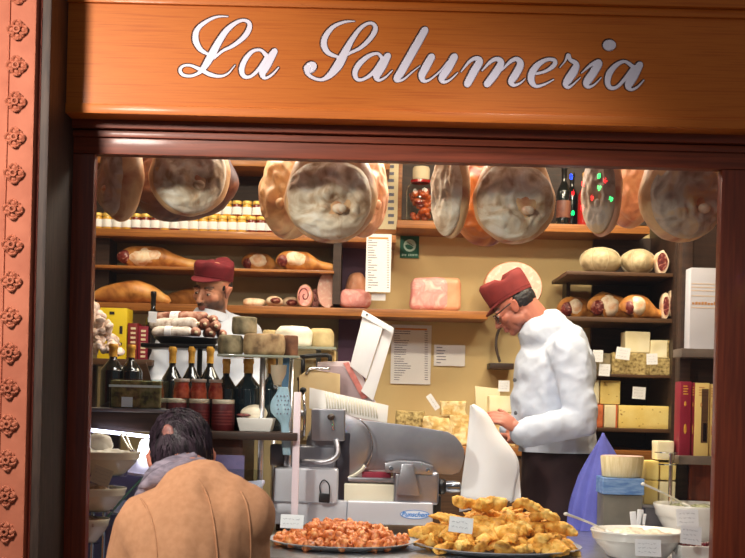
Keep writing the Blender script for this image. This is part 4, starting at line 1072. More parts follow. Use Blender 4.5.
# bottles on the ledges
GBt = 'dark gold-necked bottles on the ledges'
def bot(px, ytop, Y, z, R, label, glass=m_bottle):
    loc = PX(px, Y, z); H = P(px, ytop, Y).z-z
    bottle(loc, H, R, glass, m_foil, label, GBt, neckw=.30)
bot(112, 344, 5.12, ZL2, .050, 'gold-necked dark bottle at the left, left of two behind the tub')
bot(130, 345, 5.12, ZL2, .045, 'gold-necked dark bottle, right of two behind the tub')
bot(171, 347, 5.30, ZL, .045, 'gold-necked bottle under the salami stand, leftmost of the three')
bot(190, 347, 5.30, ZL, .040, 'gold-necked bottle under the salami stand, middle of the three')
bot(208.5, 347, 5.30, ZL, .044, 'gold-necked bottle under the salami stand, rightmost of the three')
bot(225, 359, 5.12, ZL, .043, 'dark bottle under the cheese stand, left of the steel pole', m_bottle)
bot(247, 359, 5.14, ZL, .056, 'wide blue-green bottle left of the steel pole under the cheeses', m_bottleb)
bot(270, 359, 5.16, ZL, .046, 'blue-green bottle just right of the steel pole', m_bottleb)
# packets with white lids, jars on top
m_packet = mat('dark_red_label', (84, 18, 24), (100, 26, 30), scale=8, rough=.45)
for k, (x0, x1) in enumerate([(165.5, 187), (187.7, 210), (210.7, 234.5)]):
    Y = 5.0; c = PX((x0+x1)/2, Y+.04, ZL); R = W((x1-x0)/2*.98, Y); H = P(200, 399, Y).z-ZL
    rt = T('preserve_jar', 'dark red jar with white lid, %s of three in the lower row' % ('left', 'middle', 'right')[k], 'jar', c, 'dark red jars with white lids')
    obj('jar_body', lathe([(0, 0), (R*.95, 0), (R, .004), (R, H*.84), (R*.94, H*.88), (0, H*.88)], c, 28), m_packet, rt, 50)
    obj('lid', lathe([(0, H*.86), (R*.97, H*.86), (R, H*.88), (R, H*.98), (R*.96, H), (0, H)], c, 28), m_cerc, rt, 50)
    bm = B()
    for q in range(5): lathe([(R*1.002, H*(.2+.1*q)), (R*1.006, H*(.2+.1*q)), (R*1.006, H*(.23+.1*q)), (R*1.002, H*(.23+.1*q))], c, 28, bm)
    obj('label_lines', bm, mat('label_line_red', (130, 60, 58), rough=.6), rt, 50)
    Y2 = Y+.04; cx2 = (181.5, 198.5, 215.5)[k]; c2_ = PX(cx2, Y2, ZL+H+.001); r2 = W(8.6 if k < 2 else 7.5, Y2); H2 = P(198, 379, Y2).z-c2_.z
    rt = T('sauce_jar', 'small jar of red tomato sauce, %s of three on top of the dark jars' % ('left', 'middle', 'right')[k], 'jar', c2_, 'tomato sauce jars')
    obj('glass_body', lathe([(0, 0), (r2*.95, 0), (r2, .004), (r2*.98, H2*.35), (r2*.82, H2*.7), (r2*.8, H2*.84), (0, H2*.84)], c2_, 24), mat('tomato_sauce', (140, 30, 16), (196, 96, 60), scale=30, rough=.15, coat=.8) if k == 0 else bpy.data.materials['tomato_sauce'], rt, 50)
    obj('lid', lathe([(0, H2*.83), (r2*.88, H2*.83), (r2*.9, H2*.86), (r2*.9, H2*.97), (r2*.86, H2), (0, H2)], c2_, 24), mat('jar_lid_grey', (176, 160, 150), rough=.4) if k == 0 else bpy.data.materials['jar_lid_grey'], rt, 50)
# white tray with cheese
YT = 4.97; xa, xb = PX(236, YT, ZL).x, PX(273, YT, ZL).x; zt_ = P(255, 418, YT).z
wt = T('food_tray', 'white tray on the dark ledge with a soft white cheese', 'tray', ((xa+xb)/2, YT, ZL))
t = box(xa+.012, xb-.012, YT+.01, YT+.13, ZL+.001, zt_, 0)
for v in t.verts:
    if v.co.z > ZL+.02: v.co.x += math.copysign(.012, v.co.x-(xa+xb)/2); v.co.y += math.copysign(.008, v.co.y-YT-.07)
bevel(t, .004)
obj('tray_body', t, m_cer, wt)
so = obj('soft_cheese', blob(((xa+xb)/2-.01, YT+.07, zt_+.018), (.055, .045, .034), .22, 16, 8, sub=4), mat('soft_white_cheese', (232, 218, 190), (240, 230, 210), scale=14, rough=.6, bump=.3), None, True)
tag(so, 'soft cream-white cheese lying in the white tray', 'cheese')
sl = blob(((xa+xb)/2-.045, YT+.035, zt_+.010), (.03, .02, .006), .3, 30, 9, sub=3); tag(obj('meat_slice', sl, m_lean, None, True), 'dark red meat slice at the front of the white tray', 'meat')
# ---------------------------------------------------------------- salami stand
YS = 5.42
zt0 = P(186, 343.5, YS).z
ss = T('salami_stand', 'black pedestal stand with a round dark plate of salami', 'stand', PX(198, YS, ZL))
cS = PX(190, YS, zt0)
obj('foot', lathe([(0, 0), (.07, 0), (.07, .006), (.015, .012), (0, .012)], PX(198, YS, ZL), 30), m_blackm, ss)
obj('post', lathe([(0, .01), (.011, .01), (.011, zt0-ZL-.02), (0, zt0-ZL-.02)], PX(198, YS, ZL), 14), m_blackm, ss)
obj('table_top', box(PX(146, YS, zt0).x, PX(219, YS, zt0).x, YS-.13, YS+.13, zt0-.024, zt0-.006, .006), m_blackm, ss)
cP = PX(188, YS, zt0-.005)
rp = W(34, YS)
pl = T('dark_plate', 'round dark metal plate under the salami pile', 'plate', cP)
obj('dish', lathe([(0, 0), (rp*.7, 0), (rp*.8, .003), (rp, .026), (rp*.99, .029), (rp*.78, .008), (0, .006)], cP, 40), mat('gunmetal', (60, 60, 66), rough=.3, metal=.7), pl, 50)
m_sal = mat('salami_white_bloom', (140, 112, 100), (206, 192, 180), (226, 218, 210), scale=40, rough=.85, bump=.7, bscale=60, p=(.3, .62), bdist=.006)
m_salb = mat('salami_red_brown', (96, 48, 36), (150, 92, 72), (190, 150, 130), scale=30, rough=.7, bump=.6, bscale=50, bdist=.006)
def salami(p0, p1, r, label, m, band=None, knot=True):
    a, b = Vector(p0), Vector(p1); d = b-a
    root = T('salami', label, 'salami', (a+b)/2, 'salamis piled on the dark plate')
    pts = [a+d*t for t in (0, .04, .1, .3, .5, .7, .9, .96, 1)]; rr = [r*k for k in (.25, .7, .93, 1.02, 1, 1.03, .95, .75, .3)]
    bm = tube(pts, rr, 16, None, 3)
    for v in bm.verts: v.co += Vector((fbm(v.co, 25, 1), fbm(v.co, 25, 2), fbm(v.co, 25, 3)))*r*.14
    obj('casing', bm, m, root, True)
    if knot: obj('tied_end', blob(b+d.normalized()*r*.15, (r*.34,)*3, .3, 30, 3, sub=2), m_string, root, True)
    if band: 
        c_ = a+d*band; e_ = a+d*(band+.16)
        obj('paper_band', tube([c_, e_], r*1.09, 20, caps=True), m_paper, root)
    return root
zp = zt0+.018; r = .0255
salami(PX(152, YS-.02, zp+r), PX(193, YS-.06, zp+r), r*.95, 'long white-bloomed salami on the lowest layer pointing left', m_sal, .35)
salami(PX(150, YS+.035, zp+r*2.25), PX(198, YS-.05, zp+r*2.45), r*1.05, 'long white-bloomed salami on the middle layer', m_sal, None)
salami(PX(154, YS+.06, zp+r*3.5), PX(208, YS-.0, zp+r*3.7), r*.95, 'topmost brown salami with two white paper bands', m_salb, .33)
ends = [(196, 1.0), (211, 1.0), (205, 2.4), (216, 2.1), (223, .9), (214, 3.2)]
for k, (px, lv) in enumerate(ends):
    zz = zp+r*lv
    salami(PX(px-3, YS+.10, zz+.004), PX(px, YS-.085+.01*(k % 3), zz), r*(.92 if k < 4 else .75), 'salami end facing the window, %s of the round brown ends' % ('first from the left', 'second in the bottom row', 'left in the upper row', 'right in the upper row', 'rightmost', 'topmost')[k], m_salb)
tg_ = cardbm(152.5, 317, 8.5, 11, YS-.10, .05); root = T('price_tag', 'white tag at the left end of the topmost salami', 'price tag', P(152.5, 322, YS-.1), 'handwritten price tags'); obj('card', tg_[0], m_paper, root)
# ---------------------------------------------------------------- cheese stand
YG = 5.06
zg = P(258, 355.5, YG).z
gs2 = T('cheese_stand', 'glass shelf on steel poles carrying the rustic brown cheeses', 'stand', PX(262, YG, ZC))
obj('glass_shelf', box(PX(217, YG-.1, zg).x, PX(299, YG-.1, zg).x, YG-.1, YG+.14, zg-.010, zg, .002), mat('thick_glass_shelf', (150, 156, 140), rough=.1, coat=1, alpha=.75), gs2)
obj('pole', tube([(PX(263, YG-.05, zg).x, YG-.05, ZC), (PX(263, YG-.05, zg).x, YG-.05, zg-.01)], .011, 14), m_steel, gs2, True)
obj('pole', tube([(PX(292, YG+.1, zg).x, YG+.1, ZC), (PX(292, YG+.1, zg).x, YG+.1, zg-.01)], .008, 14), m_steel, gs2, True)
def wheel(px0, px1, z, Y, hpx, m, label, seed, name='cheese', topm=None, group='rustic cheeses on the glass shelf', taper=.94):
    a = PX(px0, Y, z).x; b = PX(px1, Y, z).x; R = (b-a)/2; h = W(hpx, Y); c = Vector(((a+b)/2, Y, z))
    def nf(v): return Vector((fbm(v, 10, seed), fbm(v, 10, seed+1), .4*fbm(v, 10, seed+2)*(v.z > .004)))*R*.05
    root = T(name, label, 'cheese', c, group)
    pr = cr([(R*.9, 0, 0), (R*.98, h*.12, 0), (R, h*.4, 0), (R*.99, h*.75, 0), (R*taper, h*.95, 0), (R*taper*.9, h, 0)], 4)
    obj('rind', lathe([(0, 0)]+[(x, y) for x, y, _ in pr]+[(R*.5, h*1.01), (0, h*1.01)], c, 40, noisef=nf), m, root, 60)
    if topm: obj('top_rind', lathe([(0, h*1.0), (R*.82, h*.985), (R*.84, h*1.01), (0, h*1.035)], c, 40, noisef=nf), topm, root, 60)
    return z+h*1.02
zc1 = wheel(217.5, 243, zg+.001, YG, 19.5, m_chg, 'grey-green rinded cheese at the left end of the glass shelf', 1, taper=.9)
wheel(243, 285, zg+.001, YG-.005, 21, m_chb, 'largest brown cheese wheel in the middle of the glass shelf', 2)
m_chdb = mat('dark_brown_rind', (84, 52, 34), (120, 78, 52), scale=24, rough=.85, bump=.6, bscale=40)
wheel(283, 298, zg+.001, YG+.06, 21, m_chdb, 'small dark brown cheese at the right end of the glass shelf', 3)
wheel(232, 257, zc1+.004, YG+.02, 17, m_chg, 'grey-brown cheese stacked highest at the salami plate', 4, taper=.97)
# cheeses on a further glass shelf behind
Y3 = 5.75; z3g = P(300, 347, Y3).z
g3 = T('cheese_stand', 'further glass shelf with the white and the tan cheese wheels', 'stand', PX(300, Y3, ZC))
obj('glass_shelf', box(PX(262, Y3-.1, z3g).x, PX(336, Y3-.1, z3g).x, Y3-.1, Y3+.16, z3g-.012, z3g, .002), bpy.data.materials['thick_glass_shelf'], g3)
obj('pole', tube([(PX(318, Y3, zg).x, Y3+.05, 0), (PX(318, Y3, zg).x, Y3+.05, z3g-.012)], .011, 14), m_steel, g3, True)
obj('pole', tube([(PX(275, Y3, zg).x, Y3+.05, 0), (PX(275, Y3, zg).x, Y3+.05, z3g-.012)], .011, 14), m_steel, g3, True)
m_whitech = mat('white_bloomy_rind', (214, 206, 184), (232, 226, 208), scale=14, rough=.8, bump=.3)
m_tanch = mat('tan_natural_rind', (170, 148, 104), (196, 176, 130), scale=20, rough=.8, bump=.5)
wheel(275, 312, z3g+.001, Y3, 20, m_whitech, 'white rounded cheese on the rear glass shelf', 5, taper=.8)
wheel(308, 334, z3g+.001, Y3+.05, 19, m_tanch, 'tan rounded cheese at the right of the rear glass shelf', 6, taper=.8)
wheel(262, 277, z3g+.001, Y3+.02, 16, m_tanch, 'small pale cheese behind the large brown wheel', 7, taper=.85)
ms = T('mid_shelf', 'lower rear shelf with two pieces of tan cheese beside the slicer', 'shelf', PX(325, 5.9, 0))
z4g = P(320, 378, 5.9).z
obj('shelf_board', box(PX(297, 5.85, z4g).x, PX(352, 5.85, z4g).x, 5.85, 6.05, z4g-.015, z4g, .002), m_dark, ms)
for px in (300, 348): obj('leg', tube([PX(px, 5.95, 0), PX(px, 5.95, z4g-.015)], .01, 10), m_dark, ms)
cheese(300, 317, z4g+.001, 5.87, 17, .12, m_chc, 'tan grainy cheese piece, left one on the lower rear shelf', 97, group='grainy cheeses on the lower rear shelf')
cheese(319, 334, z4g+.001, 5.87, 27, .12, m_chc, 'taller tan grainy cheese piece on the lower rear shelf', 98, group='grainy cheeses on the lower rear shelf')
# light-blue dotted pane reflection, given the shape of a hanging cloth
m_dots = mat('pale_blue_reflection', (150, 182, 198), (166, 196, 210), scale=8, rough=.8, bump=.3, bscale=50)
hc = T('reflection_cloth', 'pale blue dotted pane reflection shaped as a hanging cloth under the cheese stand', 'cloth', P(283, 442, 5.0))
bm = B(); rows = []
prof = [(283, 387, 5), (283, 392, 6), (281, 400, 9), (281, 408, 10.5), (282, 414, 9.5), (284, 420, 6), (285, 426, 4), (286, 440, 4.5), (287, 455, 4)]
pr = cr(prof, 4)
for (px, py, w_) in pr:
    c = P(px, py, 5.0); rw = W(w_, 5.0)
    rows.append([bm.verts.new((c.x+rw*math.cos(2*PI*j/24)*(1+.06*math.sin(j*3)), c.y+rw*.35*math.sin(2*PI*j/24)*(1+.2*math.sin(j*2.1)), c.z)) for j in range(24)])
for a, b in zip(rows, rows[1:]):
    for j in range(24): bm.faces.new((a[j], a[(j+1) % 24], b[(j+1) % 24], b[j]))
bm.faces.new(rows[0]); bm.faces.new(rows[-1]); bmesh.ops.recalc_face_normals(bm, faces=bm.faces)
obj('reflection_body', bm, m_dots, hc, True)
bm = B()
for i in range(5):
    for px in (277.5, 281, 284.5, 287.5):
        c = P(px+(i % 2), 396+4.4*i, 5.0); ell(bm, (c.x, c.y-W(3.3, 5), c.z), (.003, .002, .0045), sub=1)
obj('dots', bm, m_ink, hc, True)
obj('hanging_strip', tube([P(286.5, 357, 5.02), P(285, 388, 5.01)], W(3.5, 5), 10, sq=.2, up=(0, 1, 0)), mat('deep_blue_strip', (64, 100, 130), rough=.6), hc)
tag(obj('reflection_cup', lathe([(0, 0), (W(5, 5), .003), (W(8.5, 5), W(12, 5)), (W(8.8, 5), W(21, 5)), (W(8.2, 5), W(21, 5)), (0, W(20, 5))], P(279, 386, 5.03), 24), mat('beige_reflection', (190, 172, 146), rough=.5)), 'beige round of the pane reflection, shaped as a cup above the blue dots', 'cup')  # beige top of that reflection, built as a cup
# ---------------------------------------------------------------- far left goods under the long shelf
ZW = P(118, 359, 6.15).z
wl = T('side_shelf', 'low dark shelf at the far left carrying the yellow carton', 'shelf', PX(118, 6.15, 0))
obj('shelf_board', box(PX(70, 6.1, ZW).x, PX(152, 6.1, ZW).x, 6.1, 6.5, ZW-.03, ZW, .003), m_shelfd, wl)
for px in (84, 148):
    obj('leg', box(PX(px, 6.3, 0).x-.02, PX(px, 6.3, 0).x+.02, 6.3, 6.34, 0, ZW-.031), m_dark, wl)
m_yb = mat('bright_yellow_card', (226, 198, 30), rough=.5)
ca_, cb_ = PX(97, 6.2, ZW).x, PX(126, 6.2, ZW).x
yb = T('yellow_carton', 'bright yellow carton on the far left shelf behind the dried strips', 'carton', ((ca_+cb_)/2, 6.2, ZW))
obj('carton', box(ca_, cb_, 6.2, 6.35, ZW+.001, P(118, 308, 6.2).z, .003), m_yb, yb)
bm = B()
for (px, py, w_, h_) in [(112, 313, 5, 3), (121, 330, 3, 8), (120, 344, 4, 3), (106, 352, 8, 3)]: pbox(px-w_/2, py-h_/2, px+w_/2, py+h_/2, 6.199, .002, 0, bm)
obj('print', bm, m_hairb, yb)
for k, (x0, x1, y0) in enumerate([(127, 137, 323), (137.6, 147, 326)]):
    a_, b_ = PX(x0, 6.2, ZW).x, PX(x1, 6.2, ZW).x; z1_ = P(x0, y0, 6.2).z
    rc = T('striped_carton', 'dark red carton with pale bars, %s of two beside the yellow carton' % ('left', 'right')[k], 'carton', ((a_+b_)/2, 6.2, ZW), 'striped dark red cartons')
    obj('carton', box(a_, b_, 6.2, 6.32, ZW+.001, z1_, .002), m_mag if k else mat('brick_red_card', (120, 26, 26), rough=.5), rc)
    bm = B(); nb = 7
    for q in range(nb):
        zz = ZW+.012+(z1_-ZW-.02)*q/nb; box(a_+(b_-a_)*.3, b_-(b_-a_)*.2, 6.1988, 6.201, zz, zz+.010, 0, bm)
    obj('pale_bars', bm, m_pale if False else m_paperd, rc)
bp_ = tag(obj('wall_box', pbox(131, 314, 148, 324, 6.85, .05), m_paperd), 'pale beige box on the wall above the striped cartons', 'box')
bottle(PX(152, 6.25, ZW), .33, .035, m_bottle, m_blackp, 'black bottle behind the left shoulder of the younger man', None, None)
# dried, pale crinkly strips in a bag hanging at the very left
m_dry = mat('dried_pale_pieces', (150, 106, 84), (214, 190, 172), (232, 216, 214), scale=30, rough=.7, bump=.9, bscale=40, p=(.3, .62), bdist=.01)
hb_ = T('dried_meat_bunch', 'bunch of pale dried knobbly pieces hanging at the left window edge', 'dried meat', P(102, 358, 5.7))
rnd = random.Random(8); bm = B()
for k in range(46):
    t_ = rnd.random(); px = 88+30*rnd.random()*(.6+.6*t_); py = 312+44*t_
    if px > 100+28*t_: px = 92+10*rnd.random()
    blob(P(px, py, 5.7+rnd.uniform(-.06, .06)), (.012+.012*rnd.random(), .012, .018+.02*rnd.random()), .5, 30, k, (rnd.random()*3, rnd.random()*3, 0), 3, bm)
pc = obj('pieces', bm, m_dry, hb_, True); 
obj('net_top', blob(P(92, 308, 5.7), (.035, .03, .03), .3, 24, 2, sub=3), m_dry, hb_, True)
obj('hanging_cord', tube([P(94, 305, 5.7), P(94, 120, 5.7)], .003, 6), m_string, hb_)
tag(obj('leaning_board', poly_plate([(139, 366), (146, 362), (154, 390), (156, 426), (143, 426)], 5.56, 5.57, .001), m_shelfd), 'small brown board leaning behind the bottles left of the jacket', 'board')
# ------------------------------------------------------------------ meat slicer
YZ = 5.12
def rpoly(pts, n=5):
    q = cr(pts+[pts[0]], n); return q[:-1]
sl = T('meat_slicer', 'large silver meat slicer with a blue oval badge on its base', 'meat slicer', PX(372, YZ, ZC))
m_lsteel = mat('light_enamel_steel', (196, 196, 204), rough=.4, metal=.35)
obj('base', pbox(347, 502, 433, 525, YZ, .36, .008, seg=3), m_lsteel, sl)
bm = B()
zb0 = P(390, 525, YZ).z
for px in (352, 428):
    for yy in (YZ+.04, YZ+.30):
        c = PX(px, yy, ZC)
        o = obj('foot', lathe([(0, 0), (.018, 0), (.016, zb0-ZC+.004), (0, zb0-ZC+.004)], c, 16), m_blackp, sl)
obj('left_base', pbox(272, 500, 347, 525, YZ+.02, .34, .008), m_lsteel, sl)
for px in (280, 335):
    c = PX(px, YZ+.08, ZC); obj('foot', lathe([(0, 0), (.018, 0), (.016, zb0-ZC+.004), (0, zb0-ZC+.004)], c, 16), m_blackp, sl)
obj('housing', pbox(273, 468, 338, 503, YZ+.0, .30, .014, seg=3), m_lsteel, sl)
obj('upper_housing', pbox(283, 446, 336, 470, YZ+.06, .2, .012, seg=3), m_steelr, sl)
lk = obj('lock', rotbox(P(324.5, 498, YZ-.012), (W(11, YZ), .02, W(9, YZ)), (0, .06, 0), .003), m_blackp, sl)
obj('shackle', tube([P(320.5, 494, YZ-.012), P(320, 485, YZ-.012), P(324, 480, YZ-.012), P(329, 485, YZ-.012), P(329.5, 494, YZ-.012)], .0025, 8, None, 5), m_blackm, lk, True)
obj('motor_recess', pbox(334, 432, 350, 503, YZ+.08, .2, .01), mat('dark_grey_metal', (70, 66, 74), rough=.35, metal=.7), sl)
obj('guard_arm', tube([P(300, 462, YZ+.02), P(325, 462, YZ+.0), P(337, 455, YZ+.0), P(336, 440, YZ+.03)], .012, 12, None, 5), m_steelr, sl, True)
gb = obj('gauge_box', pbox(311, 409, 345, 441, YZ+.03, .13, .008, seg=3), m_steelr, sl)
obj('gauge_knob', blob(P(331, 417, YZ+.015), (.015, .014, .013), .15, 40, 1, sub=3), mat('brown_knob', (52, 36, 26), rough=.5), gb, True)
obj('knob_stem', tube([P(332, 420, YZ+.026), P(333, 430, YZ+.022)], .006, 10), m_chrome, gb)
obj('lever', tube([P(304, 436, YZ+.1), P(305, 410, YZ+.1), P(303, 392, YZ+.1)], .006, 10), m_chrome, sl, True)
obj('lever_hinge', blob(P(303, 390, YZ+.1), (.014, .014, .012), 0, 1, 0, sub=3), m_blackm, sl, True)
# ridged white product table
t = poly_plate([(309.5, 387.5), (388.5, 405.5), (387, 423), (309, 408.5)], YZ+.17, YZ+.185, .002)
rt_ = obj('ridged_table', t, m_cer, sl)
bm = B()
for k in range(19):
    s = k/18; x = 326+50*s; yt = 387.5+18*((x-309.5)/79)+1.5; yb = yt+15.5-1*s
    tube([P(x, yt, YZ+.167), P(x+1.2, yb, YZ+.167)], .0022, 6, bm)
obj('ridges', bm, m_cerc, rt_, True)
# guard plate with rounded nose
pl_ = [(347, 419), (375, 421.5), (410, 425.5), (440, 430.5)] + [(x, y) for x, y in [(448, 432), (455, 436), (461, 443), (464.5, 451), (464, 459), (461.5, 468), (459, 472.5), (452, 475)]] + [(432, 474), (400, 470), (372, 470), (347, 476)]
obj('guard_plate', poly_plate(pl_, YZ+.12, YZ+.15, .004), m_steelr, sl)
bm = B(); pts = []
cx_, cy_, rr_ = 338.5, 446, 34
ctr = P(cx_, cy_, YZ+.10); rad = W(rr_, YZ+.10)
Mx = Matrix.Rotation(PI/2, 4, 'X')
obj('blade_cover', lathe([(0, 0), (rad*.92, 0), (rad*.95, .006), (rad*.8, .016), (0, .02)], ctr, 48, M=Mx), m_steelr, sl, 50)
arc = [ctr+Vector((rad*math.cos(a), -.018, rad*math.sin(a))) for a in [math.radians(d) for d in range(-38, 56, 4)]]
obj('blade_edge', tube(arc, .0032, 8), m_chrome, sl, True)
arc = [ctr+Vector((rad*.98*math.cos(a), -.012, rad*.98*math.sin(a))) for a in [math.radians(d) for d in range(-95, -34, 4)]]
obj('blade_guard_foot', tube(arc, .010, 8, sq=.6), m_cerc, sl, True)
# support bracket and bolts
obj('bracket_bar', poly_plate([(385, 463.5), (398, 461), (420, 462), (433, 466), (433, 475), (385, 472.5)], YZ+.02, YZ+.10, .003), m_steelr, sl)
obj('bracket_web', poly_plate([(402, 464), (413, 464.5), (420, 496), (396, 494.5)], YZ-.005, YZ+.06, .004), m_steelr, sl)
for px, py in ((391, 468.5), (428, 470)):
    obj('bolt', lathe([(0, 0), (.009, 0), (.008, .006), (0, .007)], P(px, py, YZ+.019), 16, M=Mx), m_chrome, sl, 50)
obj('gearbox', pbox(394, 472, 439, 505, YZ+.03, .26, .016, seg=4), m_steelr, sl)
obj('slide_bed', pbox(344, 484, 394, 503, YZ+.05, .2, .006), m_cerc, sl)
obj('slide_rail', pbox(348, 478, 394, 482, YZ+.06, .16, .003), m_steelr, sl)
o = obj('red_strip', pbox(362, 472, 391, 479, YZ+.10, .05, .002), m_mag, sl)
My = Matrix.Rotation(PI/2, 4, 'Y')
kb = obj('thickness_knob', lathe([(0, 0), (.030, 0), (.032, .006), (.030, .022), (.018, .03), (0, .03)], P(439, 486.5, YZ+.10), 24, M=My), m_blackp, sl, 50)
obj('knob_cap', lathe([(0, .028), (.022, .028), (.026, .05), (.022, .082), (.012, .088), (0, .09)], P(439, 486.5, YZ+.10), 24, M=My), mat('smoked_chrome', (120, 122, 128), rough=.12, metal=.9), kb, 50)
obj('side_vent', pbox(434, 496, 441, 517, YZ+.05, .1, .003), m_blackp, sl)
bd_ = obj('badge', lathe([(0, 0), (W(14.3, YZ), 0), (W(14.3, YZ), .0012), (0, .0014)], P(414.8, 514.5, YZ-.0004), 36, M=Mx @ Matrix.Diagonal((1, .30, 1, 1))), mat('badge_white', (216, 224, 238), rough=.3), sl)
obj('badge_ring', tube([P(414.8, 514.5, YZ-.002)+Vector((W(14.3, YZ)*math.cos(a), 0, W(14.3, YZ)*.30*math.sin(a))) for a in [2*PI*i/36 for i in range(37)]], .0012, 5), mat('badge_blue', (60, 130, 205), rough=.4), bd_, True)
cu = bpy.data.curves.new('badge_lettering', 'FONT'); cu.body = 'Bunschem'; cu.size = W(6.6, YZ); cu.extrude = .0006; cu.shear = .35; cu.align_x = 'CENTER'; cu.align_y = 'CENTER'; cu.offset = .0006
to = bpy.data.objects.new('tmp', cu); COL.objects.link(to)
dg = bpy.context.evaluated_depsgraph_get(); tm = bpy.data.meshes.new_from_object(to.evaluated_get(dg)); bpy.data.objects.remove(to)
t = bmesh.new(); t.from_mesh(tm); bmesh.ops.transform(t, matrix=Matrix.Translation(P(414.8, 514.7, YZ-.0026)) @ Matrix.Rotation(PI/2, 4, 'X'), verts=t.verts)
obj('badge_lettering', t, bpy.data.materials['badge_blue'], bd_, None)
# ------------------------------------------------------------------ wrapping / weighing machine behind
YM = 5.58
m_mauve = mat('mauve_grey_plastic', (176, 158, 160), (186, 170, 172), scale=5, rough=.45)
m_tanp = mat('tan_plastic', (196, 168, 120), (206, 180, 134), scale=5, rough=.6)
wm = T('weighing_machine', 'mauve-grey weighing machine with two raised white panels behind the slicer', 'scale', PX(345, YM, ZC))
obj('body', poly_plate([(317, 362), (349, 361), (362, 376), (386, 421), (386, 520), (317, 520)], YM, YM+.16, .006), m_mauve, wm)
obj('inset', poly_plate([(320, 366), (342, 366), (352, 374), (366, 402), (330, 402)], YM-.004, YM+.01, .002), m_tanp if False else mat('mauve_dark', (150, 130, 134), rough=.5), wm)
obj('red_label_strip', poly_plate([(343, 363), (348.5, 362), (368, 398), (362, 399)], YM-.009, YM-.004, .001), mat('rosy_strip', (168, 92, 86), (196, 120, 110), scale=60, rough=.5), wm)
def tilted_plate(p, Ys, th, m, name, parent):
    t = bmesh.new(); a = [t.verts.new(P(x, y, Y)) for (x, y), Y in zip(p, Ys)]; f = t.faces.new(a)
    e = bmesh.ops.extrude_face_region(t, geom=[f]); vs = [g for g in e['geom'] if isinstance(g, bmesh.types.BMVert)]
    for v in vs: v.co += Vector((.0, th, 0))
    bmesh.ops.recalc_face_normals(t, faces=t.faces); bevel(t, .002); return obj(name, t, m, parent)
m_wp = mat('white_panel_plastic', (236, 234, 234), (226, 224, 228), scale=8, rough=.4)
pA = tilted_plate([(364, 311), (384.5, 323), (366.5, 379), (350, 366)], [5.52, 5.52, 5.56, 5.56], .012, m_wp, 'white_panel', wm)
tilted_plate([(385, 323.5), (394, 331), (373, 401), (361, 391), (367, 379)], [5.54, 5.56, 5.57, 5.56, 5.565], .012, m_wp, 'white_panel', wm)
tilted_plate([(363, 310), (394, 328), (392.5, 333.5), (361, 316)], [5.51, 5.53, 5.53, 5.51], .02, m_wp, 'panel_hinge', wm)
obj('hinge_screw', blob(P(367, 314.5, 5.508), (.004, .003, .004), 0, 1, 0, sub=2), m_blackm, pA)
tnb = T('packing_machine', 'tan upright panel machine with a small silver top left of the weighing machine', 'machine', PX(315, 5.44, ZC))
obj('body', pbox(299, 376, 316.5, 520, 5.52, .14, .006), m_tanp, tnb)
obj('front_panel', poly_plate([(299, 376), (309, 369), (340, 374), (340, 440), (299, 440)], 5.49, 5.515, .003), m_tanp, tnb)
obj('silver_top', tube([P(306, 374, 5.485), P(311, 368.5, 5.485), P(330, 369, 5.485)], .006, 8, None, 3), m_chrome, tnb, True)
obj('dark_arm', tube([P(300, 357, 5.55), P(327, 355, 5.55), P(330, 361, 5.55)], .010, 8, None, 3), m_blackm, tnb, True)
obj('arm_post', tube([P(303, 357, 5.555), P(303, 376, 5.555)], .009, 8), m_blackm, tnb, True)
obj('panel_knob', blob(P(302, 413, 5.485), (.014, .012, .014), 0, 1, 0, sub=3), m_steelr, tnb, True)
obj('steel_reflection_block', pbox(270, 445, 300, 466, 5.3, .12, .006), m_steelr); tag(bpy.data.objects['steel_reflection_block'], 'blurred steel reflection built as a small block left of the slicer housing', 'reflection')  # blurred reflection of steel, given solid shape
bpy.data.objects['steel_reflection_block'].location.z = bpy.data.objects['steel_reflection_block'].location.z
# ------------------------------------------------------------------ big sheet of paper in the man's hand
Lp = cr([(470, 405.5, 0), (468.5, 425, 0), (466, 450, 0), (462, 480, 0), (459, 512, 0)], 6)
Rp = cr([(474, 404, 0), (487, 413, 0), (499, 432, 0), (515, 453, 0), (519.5, 468, 0), (516, 485, 0), (514, 500, 0)], 4)
bm = B(); NL = len(Lp); NR = 25; rows = []
def resamp(L, t):
    f = t*(len(L)-1); i = min(int(f), len(L)-2); k = f-i
    return (L[i][0]*(1-k)+L[i+1][0]*k, L[i][1]*(1-k)+L[i+1][1]*k)
for i in range(25):
    t_ = i/24; a = resamp(Lp, t_); b = resamp(Rp, t_); row = []
    for j in range(17):
        s = j/16; px = a[0]*(1-s)+b[0]*s; py = a[1]*(1-s)+b[1]*s
        Y = 5.36 - .05*math.sin(PI*s)*(1-.4*t_) + .05*s + .03*t_
        row.append(bm.verts.new(P(px, py, Y)))
    rows.append(row)
for a, b in zip(rows, rows[1:]):
    for j in range(16): bm.faces.new((a[j], a[j+1], b[j+1], b[j]))
bmesh.ops.recalc_face_normals(bm, faces=bm.faces)
ps = obj('paper_sheet', bm, m_paper, None, True); tag(ps, 'large white curling sheet of wrapping paper held by the older man', 'paper')
md = ps.modifiers.new('t', 'SOLIDIFY'); md.thickness = .0015
ps2 = tilted_plate([(506, 462), (519, 466), (521, 498), (510, 503)], [5.47, 5.48, 5.46, 5.46], .002, m_paper, 'paper_sheet', None)
tag(ps2, 'second smaller leaf of white paper just behind the large sheet', 'paper')
